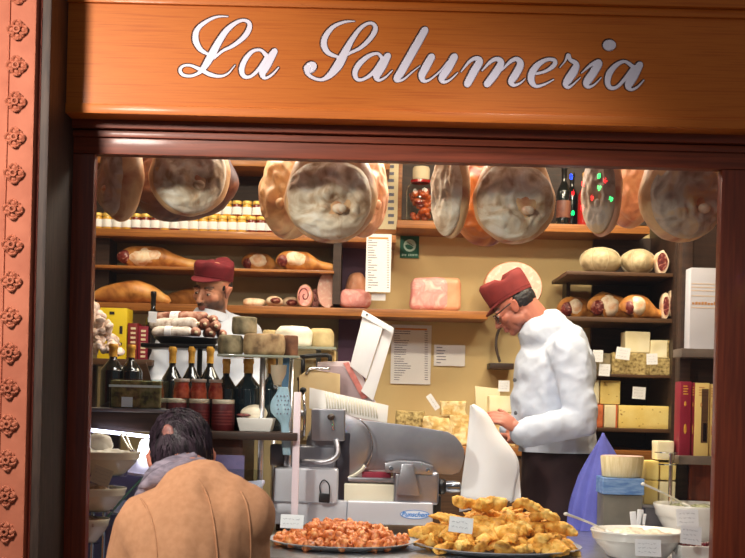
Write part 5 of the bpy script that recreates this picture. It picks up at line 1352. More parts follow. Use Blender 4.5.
# ------------------------------------------------------------------ people
def head_prims(bm, M, s=1.0, hair=False):
    def e(c, r, rot=(0, 0, 0), sub=3): ell(bm, Vector(c)*s, Vector(r)*s, rot, M, sub)
    e((0, -.012, .038), (.074, .094, .084)); e((0, -.035, .01), (.066, .068, .075))
    e((0, .030, -.022), (.060, .058, .080)); e((0, .034, -.070), (.046, .042, .038)); e((0, .064, -.092), (.022, .020, .018))
    for k in (-1, 1):
        e((k*.040, .050, -.026), (.024, .028, .024)); e((k*.030, .074, .020), (.024, .013, .009), (0, k*.15, 0))
        e((k*.044, .012, -.058), (.020, .036, .030), (.5, 0, 0))
        e((k*.077, -.008, -.008), (.008, .018, .031), (.15, k*.2, 0)); e((k*.081, -.017, -.003), (.006, .012, .026), (.15, k*.5, 0))
        e((k*.011, .098, -.037), (.009, .010, .007)); e((k*.031, .071, -.006), (.016, .012, .012))
    for t in (0, .25, .5, .75, 1): e((0, .086+.026*t, .008-.040*t), (.0085+.004*t, .010, .011))
    e((0, .084, -.055), (.026, .012, .010)); e((0, .090, -.0615), (.022, .009, .0055)); e((0, .088, -.0735), (.019, .009, .0065))
def hand_prims(bm, M, s=1.0, curl=.5, mirror=1):
    """palm at origin, wrist towards -y, fingers towards +y, palm facing -z, thumb on the mirror*+x side"""
    def V(p): return M @ (Vector((p[0]*mirror, p[1], p[2]))*s)
    def cap(a, b, ra, rb, **k): capsule(bm, V(a), V(b), ra*s, rb*s, 4, seg=12, **k)
    ell(bm, (0, .0, 0), Vector((.040, .048, .016))*s, (0, 0, 0), M, 3)
    for x in (-.027, -.009, .010, .028): cap((x*.6, -.03, 0), (x, .038, .0), .013, .0105)
    for i, (x, L) in enumerate(((.028, .9), (.010, 1.0), (-.009, .94), (-.027, .74))):
        p = Vector((x, .040, 0)); a = -curl*.3; 
        for l, r in ((.042, .0092), (.027, .0083), (.021, .0073)):
            a -= curl*.75
            q = p+Vector((x*.10, math.cos(a)*l*L, math.sin(a)*l*L)); cap(p, q, r, r*.92); p = q
    p = Vector((.026, -.022, -.004)); a = .9
    for l, r, da in ((.038, .014, 0), (.030, .0105, -.3), (.024, .009, -.35)):
        q = p+Vector((math.sin(a)*l, math.cos(a)*l, -.010-curl*.010)); cap(p, q, r, r*.85); p = q; a += da
    cap((0, -.035, 0), (0, -.075, 0), .027, .026)
def vc_skin(me, fn):
    at = me.color_attributes.new('Col', 'FLOAT_COLOR', 'POINT')
    for i, v in enumerate(me.vertices): at.data[i].color = fn(v.co)
def skinmat(name):
    m, nt, b = base_mat(name); a = nt.nodes.new('ShaderNodeAttribute'); a.attribute_name = 'Col'
    nt.links.new(a.outputs['Color'], b.inputs['Base Color']); b.inputs['Roughness'].default_value = .5
    b.inputs['Subsurface Weight'].default_value = .08; b.inputs['Subsurface Scale'].default_value = .008
    b.inputs['Subsurface Radius'].default_value = (1, .4, .25)
    return m
def mixc(a, b, t): return tuple(x*(1-t)+y*t for x, y in zip(a, b))
def sst(x, a, b):
    t = min(max((x-a)/(b-a), 0), 1); return t*t*(3-2*t)
def painter(Mi, org, s, skin, beard=0, lips=(150, 84, 74), brow=(40, 28, 24)):
    S, Lp_, Bd, Br = lin(skin), lin(lips), lin((54, 42, 40)), lin(brow)
    red = lin((196, 110, 90))
    def f(co):
        p = (Mi @ (Vector(co)+org))/s
        c = S; n = fbm(p, 40, 3)*.5+.5
        if p.length < .17:
            c = mixc(c, red, .35*math.exp(-((abs(p.x)-.042)**2+(p.z+.025)**2)/.0006)*(p.y > .02))
            if abs(p.x) > .07 and abs(p.z+.005) < .05: c = mixc(c, red, .45)
            if beard:
                low = sst(-p.z, .024, .046)*sst(p.y, -.035, .0)
                mus = math.exp(-((p.z+.050)**2)/.00006)*(abs(p.x) < .03)*(p.y > .06)
                side = sst(abs(p.x), .052, .066)*sst(.03-abs(p.z+.02), 0, .02)*sst(p.y, -.02, .01)*(p.y < .045)
                c = mixc(c, Bd, beard*max(low, mus*.9, side*.7)*(.75+.25*n))
            if p.y > .06 and abs(p.z+.067) < .0095 and abs(p.x) < .023: c = mixc(c, Lp_, .8)
            if p.y > .055 and abs(p.z-.024-.1*(.03-abs(abs(p.x)-.03))) < .0055 and .010 < abs(p.x) < .052: c = mixc(c, Br, .85)
        return c
    return f
def eyes(M, s, root, look=-.2):
    for k in (-1, 1):
        b = B(); ell(b, Vector((k*.031, .0745, -.001))*s, Vector((.0115, .0105, .0095))*s, (0, 0, 0), M)
        e_ = obj('eye', b, mat('eye_white', (226, 218, 212), rough=.2) if 'eye_white' not in bpy.data.materials else bpy.data.materials['eye_white'], root, True)
        b = B(); ell(b, Vector((k*.031, .0835, -.004))*s, Vector((.0052, .003, .0052))*s, (0, 0, 0), M)
        obj('iris', b, m_hairb, e_, True)
        b = B(); ell(b, Vector((k*.031, .0765, .0045))*s, Vector((.0145, .0115, .0065))*s, (.25, 0, 0), M)
        obj('eyelid', b, root.get('lid') and m_skin or m_skin, e_, True)
def Rf(yaw, pitch, roll=0):
    """head frame: local +y is forward. yaw about z, pitch down, roll"""
    return Euler((0, 0, yaw)).to_matrix().to_4x4() @ Euler((-pitch, 0, 0)).to_matrix().to_4x4() @ Euler((0, roll, 0)).to_matrix().to_4x4()
# palette
m_trous = mat('dark_burgundy_apron', (34, 13, 18), (44, 18, 23), scale=6, rough=.85, bump=.2, bscale=200)
m_shoe = mat('black_shoe_leather', (18, 16, 16), rough=.35)
def legs(bm, hip, yaw, spread=.10, r=(.085, .055, .045), fz=.06, fwd=.0):
    R_ = Euler((0, 0, yaw)).to_matrix()
    for k in (-1, 1):
        h = hip+R_ @ Vector((k*.085, 0, -.04)); kn = Vector((h.x, h.y, .48))+R_ @ Vector((k*.015, .03+fwd, 0)); an = Vector((h.x, h.y, .09))+R_ @ Vector((k*.02, 0, 0))
        capsule(bm, h, kn, r[0], r[1]); capsule(bm, kn, an, r[1], r[2]*.9); ft = an+R_ @ Vector((0, .14, -.045))
        capsule(bm, an+Vector((0, 0, -.04)), ft, .042, .034)
def cloth_noise(bm, amp, f, seed, dirs=None):
    bm.normal_update()
    for v in bm.verts:
        q = v.co.copy()
        if dirs: q = Vector((q.x*dirs[0], q.y*dirs[1], q.z*dirs[2]))
        n = 1-abs(noise.noise(q*f+Vector((seed, 0, 0))))*2.2
        v.co += v.normal*(amp*n+amp*.5*fbm(q, f*2, seed))
# ===== older man at the slicer ======================================
YO_ = 5.85; so_ = 1.0
hc = P(514, 307, YO_)
rt1 = T('person', 'older man in red cap, glasses and white jacket, looking down at the right', 'person', (P(555, 450, YO_).x, YO_, 0))
yaw1 = PI/2+.10      # faces the left of the picture, turned a little away
yaw1 = PI/2 - .12
Mh = Matrix.Translation(hc) @ Rf(PI/2-.22, .62, 0)
nk0 = Mh @ Vector((0, -.03, -.06)); nk1 = P(545, 332, YO_+.0)
shN = P(569, 352, YO_-.19); shF = P(553, 350, YO_+.19)    # near and far shoulders
chest = P(550, 372, YO_); waist = P(556, 430, YO_); hips = P(560, 462, YO_)
elN = P(583, 421, YO_-.25); wrN = P(528, 432, YO_-.30)
elF = P(545, 425, YO_+.20); wrF = P(510, 428, YO_+.02)
prim = B(); head_prims(prim, Mh)
capsule(prim, nk0, nk1, .055, .062)
capsule(prim, Mh @ Vector((0, -.05, -.02)), nk1, .055, .07)
capsule(prim, shN+Vector((0, .05, 0)), shF-Vector((0, .05, 0)), .07, .07)
capsule(prim, nk1, chest, .09, .13, sq=1); capsule(prim, chest, waist, .13, .12); capsule(prim, waist, hips, .12, .14)
for a, b, c in ((shN, elN, wrN), (shF, elF, wrF)):
    capsule(prim, a, b, .055, .042); capsule(prim, b, c, .042, .027)
legs(prim, hips, PI/2)
# hands: near hand holds the top of the sheet, pointing left
def frame(o, fwd, up):
    f = Vector(fwd).normalized(); u = Vector(up); u = (u-f*u.dot(f)).normalized(); x = f.cross(u)
    return Matrix(((x.x, f.x, u.x, o[0]), (x.y, f.y, u.y, o[1]), (x.z, f.z, u.z, o[2]), (0, 0, 0, 1)))
hN = P(509, 423, YO_-.31)
Mn = frame(hN, (P(488, 412, YO_-.33)-P(524, 432, YO_-.30)), (.25, -.75, .65))
hand_prims(prim, Mn, 1.0, .55, mirror=1)
hF = P(503, 437, YO_-.12)
Mf = frame(hF, (-.9, -.45, .1), (0, .3, .9)); hand_prims(prim, Mf, .98, .5, mirror=-1)
capsule(prim, wrF, Mf @ Vector((0, -.06, 0)), .028, .026); capsule(prim, wrN, Mn @ Vector((0, -.07, 0)), .028, .026)
bm = bake(prim, .0042, 4)
skA = skinmat('skin_ruddy')
body = obj('body', bm, skA, rt1, True)
vc_skin(body.data, painter(Mh.inverted(), ORG[rt1.name], 1, (178, 110, 90), 0.15, brow=(120, 110, 104)))
eyes(Mh, 1, rt1)
def cap_tb(pr): return cr(pr, 4)
# jacket
def jacket(prims, voxel, root, m, seed, amp=.006, f=9, cut=None, dirs=None, name='jacket'):
    b = bake(prims, voxel, 16)
    if cut:
        for co, no in cut:
            bmesh.ops.bisect_plane(b, geom=b.verts[:]+b.edges[:]+b.faces[:], plane_co=co, plane_no=no, clear_outer=True)
    cloth_noise(b, amp, f, seed, dirs)
    return obj(name, b, m, root, True)
jp_ = B()
ell(jp_, P(540, 335, YO_-.015), (.092, .105, .095))
capsule(jp_, shN+Vector((-.0, .03, -.01)), shF-Vector((-.0, .03, .01)), .088, .088)
capsule(jp_, P(541, 330, YO_), P(552, 352, YO_), .082, .12); capsule(jp_, P(549, 326, YO_), P(566, 345, YO_), .078, .10); capsule(jp_, P(546, 345, YO_), chest, .085, .165); capsule(jp_, chest, P(556, 420, YO_), .165, .168); capsule(jp_, P(556, 420, YO_), P(558, 455, YO_), .168, .175)
ell(jp_, P(568, 372, YO_), (.12, .18, .17)); ell(jp_, P(537, 400, YO_), (.115, .14, .17))
capsule(jp_, shN, elN, .082, .066, sq=1); capsule(jp_, elN, P(524, 433, YO_-.30), .068, .058)
capsule(jp_, shF, elF, .08, .064); capsule(jp_, elF, wrF+Vector((.01, 0, 0)), .066, .055)
jacket(jp_, .009, rt1, m_coat, 3, .0075, 12, cut=[(P(560, 452, YO_), (0, 0, -1))])
cuff = obj('cuff', tube([P(522, 433, YO_-.30), P(529, 433, YO_-.297)], [.056, .060], 24, None, 0), m_coat, rt1, 40)
# collar: standing band from nape to throat
n0 = nk1 + Vector((0, 0, 0)); axis = (nk0-nk1).normalized()
cu_ = B(); Mc = frame(P(538, 329, YO_), (0, 1, 0), axis)
# ring around neck axis
ux = axis.orthogonal().normalized(); uy = axis.cross(ux)
cc = P(532.5, 325, YO_)
lo, hi = [], []
for i in range(33):
    a = 2*PI*i/32; d = ux*math.cos(a)+uy*math.sin(a)
    lo.append(cc+d*.088-axis*.035); hi.append(cc+d*.076+axis*.012)
vl = [cu_.verts.new(p) for p in lo[:-1]]; vh = [cu_.verts.new(p) for p in hi[:-1]]; vo = [cu_.verts.new(p+(p-cc).normalized()*.006-axis*.001) for p in hi[:-1]]; vb = [cu_.verts.new(p+(p-cc).normalized()*.010) for p in lo[:-1]]
for L1, L2 in ((vl, vh), (vh, vo), (vo, vb)):
    for i in range(32): cu_.faces.new((L1[i], L1[(i+1) % 32], L2[(i+1) % 32], L2[i]))
bmesh.ops.recalc_face_normals(cu_, faces=cu_.faces)
obj('collar', cu_, m_coat, rt1, 60)
for (px, py, dy) in ((515, 380, -.02), (516, 413, -.02)):
    tgt = P(px, py, YO_-.10)
    obj('button', lathe([(0, 0), (.009, 0), (.009, .004), (.006, .006), (0, .005)], tgt, 18, M=frame((0, 0, 0), (0, 0, 1), (-.75, -.65, 0))), mat('grey_button', (90, 90, 96), rough=.3) if 'grey_button' not in bpy.data.materials else bpy.data.materials['grey_button'], rt1, 50)
# apron / trousers
ap_ = B(); capsule(ap_, P(557, 438, YO_), P(558, 475, YO_), .155, .165); capsule(ap_, P(558, 475, YO_), Vector((P(558, 475, YO_).x, YO_, .55)), .165, .17)
R_ = Euler((0, 0, PI/2)).to_matrix()
for k in (-1, 1):
    h = hips+R_ @ Vector((k*.085, 0, -.04)); capsule(ap_, h, Vector((h.x, h.y, .12)), .11, .075)
jacket(ap_, .014, rt1, m_trous, 5, .004, 9, name='apron')
for k in (-1, 1):
    h = hips+R_ @ Vector((k*.095, 0, 0)); b = B(); capsule(b, Vector((h.x+.03, h.y, .05)), Vector((h.x-.15, h.y, .042)), .052, .042); 
    for v in b.verts: v.co.z = max(v.co.z, .001)
    obj('shoe', b, m_shoe, rt1, True)
# hair at the back of head
b = B(); ell(b, (0, -.052, .012), (.071, .060, .066), (0, 0, 0), Mh, 4); ell(b, (-.058, -.035, .012), (.018, .032, .036), (0, 0, 0), Mh, 4); ell(b, (.058, -.035, .012), (.018, .032, .036), (0, 0, 0), Mh, 4)
hb2 = bake(b, .004, 3); cloth_noise(hb2, .002, 60, 2, (1, 1, 1)); obj('hair', hb2, m_hairb, rt1, True)
# cap
def cap_hat(M, root, m, s=1, tall=.07, band_z=.035, tilt=.0, slope=.31, rearz=-.01, lean=0):
    """peaked service cap: slightly flared crown wall with soft folds, flat crinkled top and small peak"""
    b = B(); rings = []; n = 48
    prof = [(.0, 1.0, 1.0), (.3, 1.03, 1.03), (.7, 1.06, 1.05), (.92, 1.05, 1.03), (1.0, .96, .95), (1.02, .6, .6), (1.0, .2, .2)]
    for t, kx, ky in prof:
        r = []
        for i in range(n):
            a = 2*PI*i/n; x = .080*kx*math.cos(a); y = .098*ky*math.sin(a)
            z0 = band_z+.10*y*1.2*(rearz and 1)
            z = band_z+y*slope*(1-t) + t*(tall+.004*math.sin(3*a+1)+ .012*(y/.098)) + .004*math.sin(7*a)*t
            if t > .9: z += -.008*math.cos(2*a)
            r.append(b.verts.new(M @ (Vector((x, y-.012+lean*t, z))*s)))
        rings.append(r)
    c = b.verts.new(M @ (Vector((0, -.012+lean, band_z+tall-.004))*s))
    for A, C in zip(rings, rings[1:]):
        for i in range(n): b.faces.new((A[i], A[(i+1) % n], C[(i+1) % n], C[i]))
    for i in range(n): b.faces.new((rings[-1][i], rings[-1][(i+1) % n], c))
    bmesh.ops.recalc_face_normals(b, faces=b.faces)
    h = obj('cap', b, m, root, True)
    # peak
    b = B(); top = []; bot = []
    for i in range(17):
        a = PI*.18+PI*.64*i/16
        inn = Vector((.080*math.cos(a), .098*math.sin(a)-.012, band_z+.098*math.sin(a)*slope)); k = math.sin(PI*i/16)
        out = inn+Vector((.010*math.cos(a), .034*k+.002, -.012*k))
        top.append((inn, out))
    vs = []
    for inn, out in top:
        vs.append([b.verts.new(M @ (p*s)) for p in (inn+Vector((0, 0, .004)), out+Vector((0, 0, .002)), out-Vector((0, 0, .002)), inn-Vector((0, 0, .004)))])
    for A, C in zip(vs, vs[1:]):
        for k in range(4): b.faces.new((A[k], A[(k+1) % 4], C[(k+1) % 4], C[k]))
    b.faces.new(vs[0]); b.faces.new(vs[-1]); bmesh.ops.recalc_face_normals(b, faces=b.faces)
    obj('peak', b, m, h, 50)
    # band seam
    b = B(); tube([M @ (Vector((.0815*math.cos(a), .0998*math.sin(a)-.012, band_z+.098*math.sin(a)*slope*.85+.014))*s) for a in [2*PI*i/40 for i in range(41)]], .0016*s, 6, b)
    obj('band_seam', b, m, h, True)
    return h
m_redo = mat('brick_red_cap_cloth', (108, 28, 28), (122, 36, 34), scale=20, rough=.8, bump=.3, bscale=300, bdist=.001)
cap_hat(Mh, rt1, m_redo, 1.05, .094, .036, slope=.10, lean=-.004)
# glasses
gl_ = obj('glasses', B() if False else tube([Mh @ Vector(p) for p in ((-.083, -.008, .012), (-.080, .03, .010), (-.070, .088, .006))], .0028, 8), m_blackp, rt1, True)
for k in (-1, 1):
    pts = [Mh @ Vector((k*.034+.024*math.cos(a), .098-.012*abs(math.cos(a))*(1 if math.cos(a)*k > 0 else 0), -.004+.018*math.sin(a))) for a in [2*PI*i/20 for i in range(21)]]
    obj('lens_rim', tube(pts, .0026, 6), m_blackp, gl_, True)
    obj('lens', (lambda b: b)(tube([Mh @ Vector((k*.034, .0955, -.004)), Mh @ Vector((k*.034, .0965, -.004))], .022, 20)), glassmat('lens_glass' + str(k), (245, 248, 250), 1.5), gl_)
obj('temple_arm', tube([Mh @ Vector(p) for p in ((.083, -.008, .012), (.080, .03, .010), (.070, .088, .006))], .0028, 8), m_blackp, gl_, True)
# ===== younger man behind the salami =================================
YY_ = 6.22
hc2 = P(212.5, 289, YY_)
rt2 = T('person', 'bearded younger man in crimson cap and white jacket looking down behind the salami', 'person', (P(200, 340, YY_).x, YY_, 0))
Mh2 = Matrix.Translation(hc2) @ Rf(PI-.50, .30, -.16)   # faces the window, turned to the left of the picture
S2 = 1.06
nk0 = Mh2 @ Vector((0, -.03, -.06)); nk1 = P(212, 318, YY_+.04)
shL = P(172, 336, YY_+.03); shR = P(246, 334, YY_+.05)
chest = P(209, 352, YY_+.03); waist = P(207, 400, YY_+.03); hips = P(207, 430, YY_+.05)
elL = P(156, 385, YY_-.02); elR = P(254, 385, YY_+.0); wL = P(172, 400, YY_-.26); wR = P(240, 402, YY_-.26)
prim = B(); head_prims(prim, Mh2, S2); capsule(prim, nk0, nk1, .054, .062); capsule(prim, Mh2 @ Vector((0, -.04, -.04)), nk1, .055, .065)
capsule(prim, shL, shR, .06, .06); capsule(prim, nk1, chest, .08, .12); capsule(prim, chest, waist, .12, .115); capsule(prim, waist, hips, .115, .14)
for a, b_, c in ((shL, elL, wL), (shR, elR, wR)): capsule(prim, a, b_, .052, .042); capsule(prim, b_, c, .042, .028)
legs(prim, hips, PI)
for w_, mi in ((wL, 1), (wR, -1)):
    Mq = frame(w_+Vector((0, -.07, -.005)), (0, -1, -.1), (0, 0, 1)); hand_prims(prim, Mq, 1, .35, mirror=mi)
bm = bake(prim, .0042, 3)
skB = skinmat('skin_olive')
body = obj('body', bm, skB, rt2, True)
vc_skin(body.data, painter(Mh2.inverted(), ORG[rt2.name], S2, (190, 134, 106), .95))
eyes(Mh2, S2, rt2)
jp_ = B()
capsule(jp_, shL, shR, .078, .078); capsule(jp_, P(213, 316, YY_+.05), chest, .072, .155); capsule(jp_, P(213, 320, YY_+.05), shL, .06, .07); capsule(jp_, P(213, 320, YY_+.05), shR, .06, .07); capsule(jp_, chest, waist, .155, .16); capsule(jp_, waist, P(207, 440, YY_+.04), .16, .175)
capsule(jp_, P(195, 345, YY_), P(190, 400, YY_), .12, .12); capsule(jp_, P(226, 345, YY_), P(226, 400, YY_), .12, .12)
for a, b_, c in ((shL, elL, wL), (shR, elR, wR)): capsule(jp_, a, b_, .075, .062); capsule(jp_, b_, c, .062, .05)
jacket(jp_, .011, rt2, m_coat, 7, .006, 10)
b = B(); cc = P(212, 314, YY_+.02); axis = (nk0-nk1).normalized(); ux = axis.orthogonal().normalized(); uy = axis.cross(ux); vs = []
for i in range(32):
    a = 2*PI*i/32; d = ux*math.cos(a)+uy*math.sin(a)
    vs.append([b.verts.new(p) for p in (cc+d*.090-axis*.03, cc+d*.074+axis*.014, cc+d*.080+axis*.012, cc+d*.10-axis*.03)])
for i in range(32):
    for k in range(3): b.faces.new((vs[i][k], vs[(i+1) % 32][k], vs[(i+1) % 32][k+1], vs[i][k+1]))
bmesh.ops.recalc_face_normals(b, faces=b.faces); obj('collar', b, m_coat, rt2, 60)
b = B(); ell(b, (0, -.050, .012), (.072, .060, .062), (0, 0, 0), Mh2, 4)
for k in (-1, 1): ell(b, (k*.066, .006, .022), (.010, .016, .022), (0, 0, 0), Mh2, 3); ell(b, (k*.060, -.03, .012), (.018, .032, .034), (0, 0, 0), Mh2, 3)
hb3 = bake(b, .004, 3); obj('hair', hb3, m_hairb, rt2, True)
cap_hat(Mh2, rt2, m_red, 1.0*S2, .080, .043, slope=.30, lean=-.006)
b = B(); R2_ = Euler((0, 0, PI)).to_matrix()
for k in (-1, 1):
    h = hips+R2_ @ Vector((k*.085, 0, -.04)); capsule(b, h, Vector((h.x, h.y, .12)), .11, .08)
capsule(b, hips+Vector((0, 0, .1)), hips-Vector((0, 0, .1)), .15, .16); capsule(b, hips, Vector((hips.x, hips.y, .6)), .16, .16)
jacket(b, .014, rt2, m_trous, 9, .004, 9, name='apron')
for k in (-1, 1):
    h = hips+R2_ @ Vector((k*.105, 0, 0)); b = B(); capsule(b, Vector((h.x, h.y+.04, .05)), Vector((h.x, h.y-.15, .042)), .052, .042)
    for v in b.verts: v.co.z = max(v.co.z, .001)
    obj('shoe', b, m_shoe, rt2, True)
# ===== customer outside, seen from behind ============================
YC_ = 3.52
hc3 = P(181, 456, 3.74)
rt3 = T('person', 'dark-haired customer in a camel coat and grey scarf, seen from behind', 'person', (P(190, 530, YC_).x, YC_, 0))
Mh3 = Matrix.Translation(hc3) @ Rf(.20, .34, -.05)
nk0 = Mh3 @ Vector((0, -.03, -.06)); nk1 = P(190, 492, YC_+.08)
shL = P(144, 532, YC_+.02); shR = P(236, 529, YC_+.02); chest = P(190, 560, YC_); 
waist = Vector((chest.x, YC_-.05, chest.z-.30)); hips = Vector((chest.x, YC_-.08, chest.z-.45))
elL = Vector((shL.x-.05, YC_+.02, shL.z-.30)); elR = Vector((shR.x+.03, YC_+.02, shR.z-.30)); wL = elL+Vector((.06, .20, -.10)); wR = elR+Vector((-.06, .20, -.10))
prim = B(); head_prims(prim, Mh3)
for k in (-1, 1): ell(prim, (k*.090, -.004, -.018), (.007, .017, .030), (.1, k*.3, 0), Mh3)
prim = prim; capsule(prim, nk0, nk1, .056, .065); capsule(prim, Mh3 @ Vector((0, -.05, -.02)), nk1, .056, .07)
capsule(prim, shL, shR, .065, .065); capsule(prim, nk1, chest, .09, .12); capsule(prim, chest, waist, .12, .12); capsule(prim, waist, hips, .12, .14)
for a, b_, c in ((shL, elL, wL), (shR, elR, wR)): capsule(prim, a, b_, .055, .043); capsule(prim, b_, c, .043, .029)
for w_, d_, mi in ((wL, wL-elL, 1), (wR, wR-elR, -1)):
    Mq = frame(w_+d_.normalized()*.06, d_, (0, .3, 1)); hand_prims(prim, Mq, 1, .4, mirror=mi)
legs(prim, hips, 0)
bm = bake(prim, .0055, 3)
skC = skinmat('skin_rosy'); body = obj('body', bm, skC, rt3, True)
vc_skin(body.data, painter(Mh3.inverted(), ORG[rt3.name], 1, (206, 134, 110), 0))
jp_ = B()
capsule(jp_, shL, shR, .082, .082); capsule(jp_, P(200, 484, YC_+.06), P(196, 500, YC_+.03), .062, .11); capsule(jp_, P(194, 500, YC_+.02), chest, .10, .16); capsule(jp_, chest, waist, .165, .17); capsule(jp_, waist, Vector((hips.x, hips.y, .62)), .17, .20)
capsule(jp_, P(186, 497, YC_+.03), P(152, 527, YC_), .062, .09); capsule(jp_, P(205, 488, YC_+.03), P(236, 517, YC_), .075, .10)
ell(jp_, P(191, 542, YC_), (.19, .14, .16))
for a, b_, c in ((shL, elL, wL), (shR, elR, wR)): capsule(jp_, a, b_, .085, .078); capsule(jp_, b_, c, .078, .062)
ct_ = bake(jp_, .009, 10); cloth_noise(ct_, .010, 6, 12, (1.5, 1, .40)); coat = obj('coat', ct_, m_camel, rt3, True)
# centre back seam (raised welt) following the coat: ray cast from behind
from mathutils.bvhtree import BVHTree
b = bmesh.new(); b.from_mesh(coat.data); bv = BVHTree.FromBMesh(b); b.free(); og = ORG[rt3.name]
def hit(px, py, eps=.001):
    d = P(px, py, 4.0)-Vector((0, 0, CAMZ)); d.normalize(); h = bv.ray_cast(Vector((0, 0, CAMZ))-og, d)
    return (h[0]+og-d*eps) if h[0] is not None else None
pts = [hit(px, py) for px, py in [(198, 478), (204, 488), (209, 500), (212.5, 515), (215, 530), (216.5, 545), (217.5, 557), (218, 575)]]
pts = [p for p in pts if p]
if len(pts) > 2: obj('back_seam', tube(pts, .0022, 6, None, 5), m_camel, rt3, True)
for pp in ([(141, 499), (148, 510), (153, 525), (156, 542), (157, 560), (157, 580)], [(241, 492), (247, 505), (250, 525), (251, 545), (250, 565), (250, 585)]):
    pts = [p for p in (hit(a, b, .0) for a, b in pp) if p]
    if len(pts) > 2: obj('armhole_seam', tube(pts, .003, 6, None, 5), m_camel, rt3, True)
# collar of coat
def neckring(cc, axis, r0, r1, h0, h1, th, m, name, root, tiltv=None, n=36, amp=0, seed=0, front_open=0):
    ux = Vector((1, 0, 0)); ux = (ux-axis*ux.dot(axis)).normalized(); uy = axis.cross(ux); b = B(); vs = []
    for i in range(n):
        a = 2*PI*i/n; d = ux*math.cos(a)+uy*math.sin(a)*.85; w = amp*math.sin(a*5+seed)
        vs.append([b.verts.new(p) for p in (cc+d*(r0+w)-axis*h0, cc+d*(r1+w)+axis*h1, cc+d*(r1+th+w)+axis*(h1-.004), cc+d*(r0+th*1.5+w)-axis*h0)])
    for i in range(n):
        for k in range(4): b.faces.new((vs[i][k], vs[(i+1) % n][k], vs[(i+1) % n][(k+1) % 4], vs[i][(k+1) % 4]))
    bmesh.ops.recalc_face_normals(b, faces=b.faces)
    o = obj(name, b, m, root, True); md = o.modifiers.new('s', 'SUBSURF'); md.levels = 2; md.render_levels = 2; return o
def surf_path(pp, eps): return [q for q in (hit(a, b, eps) for a, b in pp) if q]
# turned-up collar seam and dark scarf edge at the nape, scarf roll on the left
ax = Vector((-.10, .45, .88)).normalized()
neckring(P(199, 480, YC_+.085), ax, .080, .070, .02, .028, .010, m_camel, 'coat_collar', rt3)
neckring(P(197, 474, YC_+.10), ax, .068, .066, .02, .020, .006, m_hairb, 'dark_shirt_collar', rt3)
sc_ = B()
def near(px, py, dY, eps=0):
    h = hit(px, py+0, eps)
    return h if h else P(px, py, YC_+dY)
tube([P(206, 463, YC_+.06), P(192, 465, YC_+.03), P(178, 470, YC_+.02), P(165, 477, YC_+.02), P(153, 486, YC_+.04), P(144, 496, YC_+.07), P(138, 505, YC_+.10)], [.014, .024, .032, .036, .034, .028, .012], 18, sc_, 6, sq=.7)
tube([P(196, 458, YC_+.12), P(180, 464, YC_+.10), P(165, 469, YC_+.09), P(154, 476, YC_+.10), P(146, 486, YC_+.12)], [.02, .03, .032, .028, .012], 16, sc_, 6, sq=.8)
for v in sc_.verts: v.co += Vector((1, 1, 1))*fbm(v.co, 34, 4)*.009
obj('scarf', sc_, m_scarf, rt3, True)
# hair: cap plus combed strands with a thin patch at the crown
b = B(); ell(b, (0, -.018, .040), (.084, .098, .090), (0, 0, 0), Mh3, 4); ell(b, (0, -.050, -.004), (.076, .068, .082), (0, 0, 0), Mh3, 4); ell(b, (0, -.052, -.050), (.062, .046, .058), (0, 0, 0), Mh3, 4)
for k in (-1, 1): ell(b, (k*.058, -.030, -.008), (.026, .040, .048), (0, 0, 0), Mh3, 3)
hh = bake(b, .005, 6)
cloth_noise(hh, .0035, 34, 6, (1, 1, 1))
hair = obj('hair', hh, m_hair, rt3, True)
b = bmesh.new(); b.from_mesh(hair.data); hv = BVHTree.FromBMesh(b); b.free()
st_ = B(); rnd = random.Random(2); Ih = Mh3.to_3x3()
hq = hv.ray_cast(Vector((0, 0, CAMZ))-og, (P(167, 433, 4)-Vector((0, 0, CAMZ))).normalized())
crown = Mh3.inverted() @ (hq[0]+og)
for k in range(1500):
    a = rnd.random()*2*PI; r0 = .017+.028*rnd.random()
    base = crown+Vector((math.cos(a)*r0, math.sin(a)*r0*.9, -r0*.3)) if k % 3 == 0 else None
    if base is None:
        th = rnd.random()*2*PI; ph = rnd.uniform(.1, 1.7)
        base = Vector((.083*math.sin(ph)*math.cos(th), -.02+.10*math.sin(ph)*math.sin(th), .04+.09*math.cos(ph)))
        if (base-crown).length < .02: continue
    dirv = (base-crown); dirv = dirv - Vector((0, 0, .3))*0
    if dirv.length < 1e-4: continue
    dirv.normalize(); p = base.copy(); pts = []
    for i in range(5):
        w = Mh3 @ p - og; q = hv.find_nearest(w)
        if q[0] is None: break
        pts.append(q[0]+og+q[1]*(.0025+.0015*math.sin(i)))
        p = p+dirv*.011+Vector((rnd.uniform(-.003, .003)+.003*math.sin(k), 0, -.011-.006*i))
    if len(pts) > 3: tube(pts, [.0013, .0016, .0014, .001, .0004][:len(pts)], 3, st_, 0, caps=False)
obj('strands', st_, m_hair, hair, True)
b = B(); nn_ = hq[1]; mt_ = Matrix.Translation(hq[0]+og-nn_*.006) @ nn_.to_track_quat('Z', 'Y').to_matrix().to_4x4(); ell(b, (0, 0, 0), (.020, .026, .0085), (0, 0, .4), mt_, 3); obj('thin_patch', b, mat('scalp_skin', (176, 118, 104), (130, 84, 80), scale=90, rough=.5), hair, True)
# trousers and shoes of the customer
b = B()
for k in (-1, 1):
    h = hips+Vector((k*.085, 0, -.04)); capsule(b, h, Vector((h.x, h.y, .12)), .10, .08)
jacket(b, .014, rt3, mat('dark_trouser_cloth', (40, 40, 50), rough=.9), 9, .003, 9, name='trousers')
for k in (-1, 1):
    h = hips+Vector((k*.105, 0, 0)); b = B(); capsule(b, Vector((h.x, h.y-.04, .05)), Vector((h.x, h.y+.15, .042)), .052, .042)
    for v in b.verts: v.co.z = max(v.co.z, .001)
    obj('shoe', b, m_shoe, rt3, True)
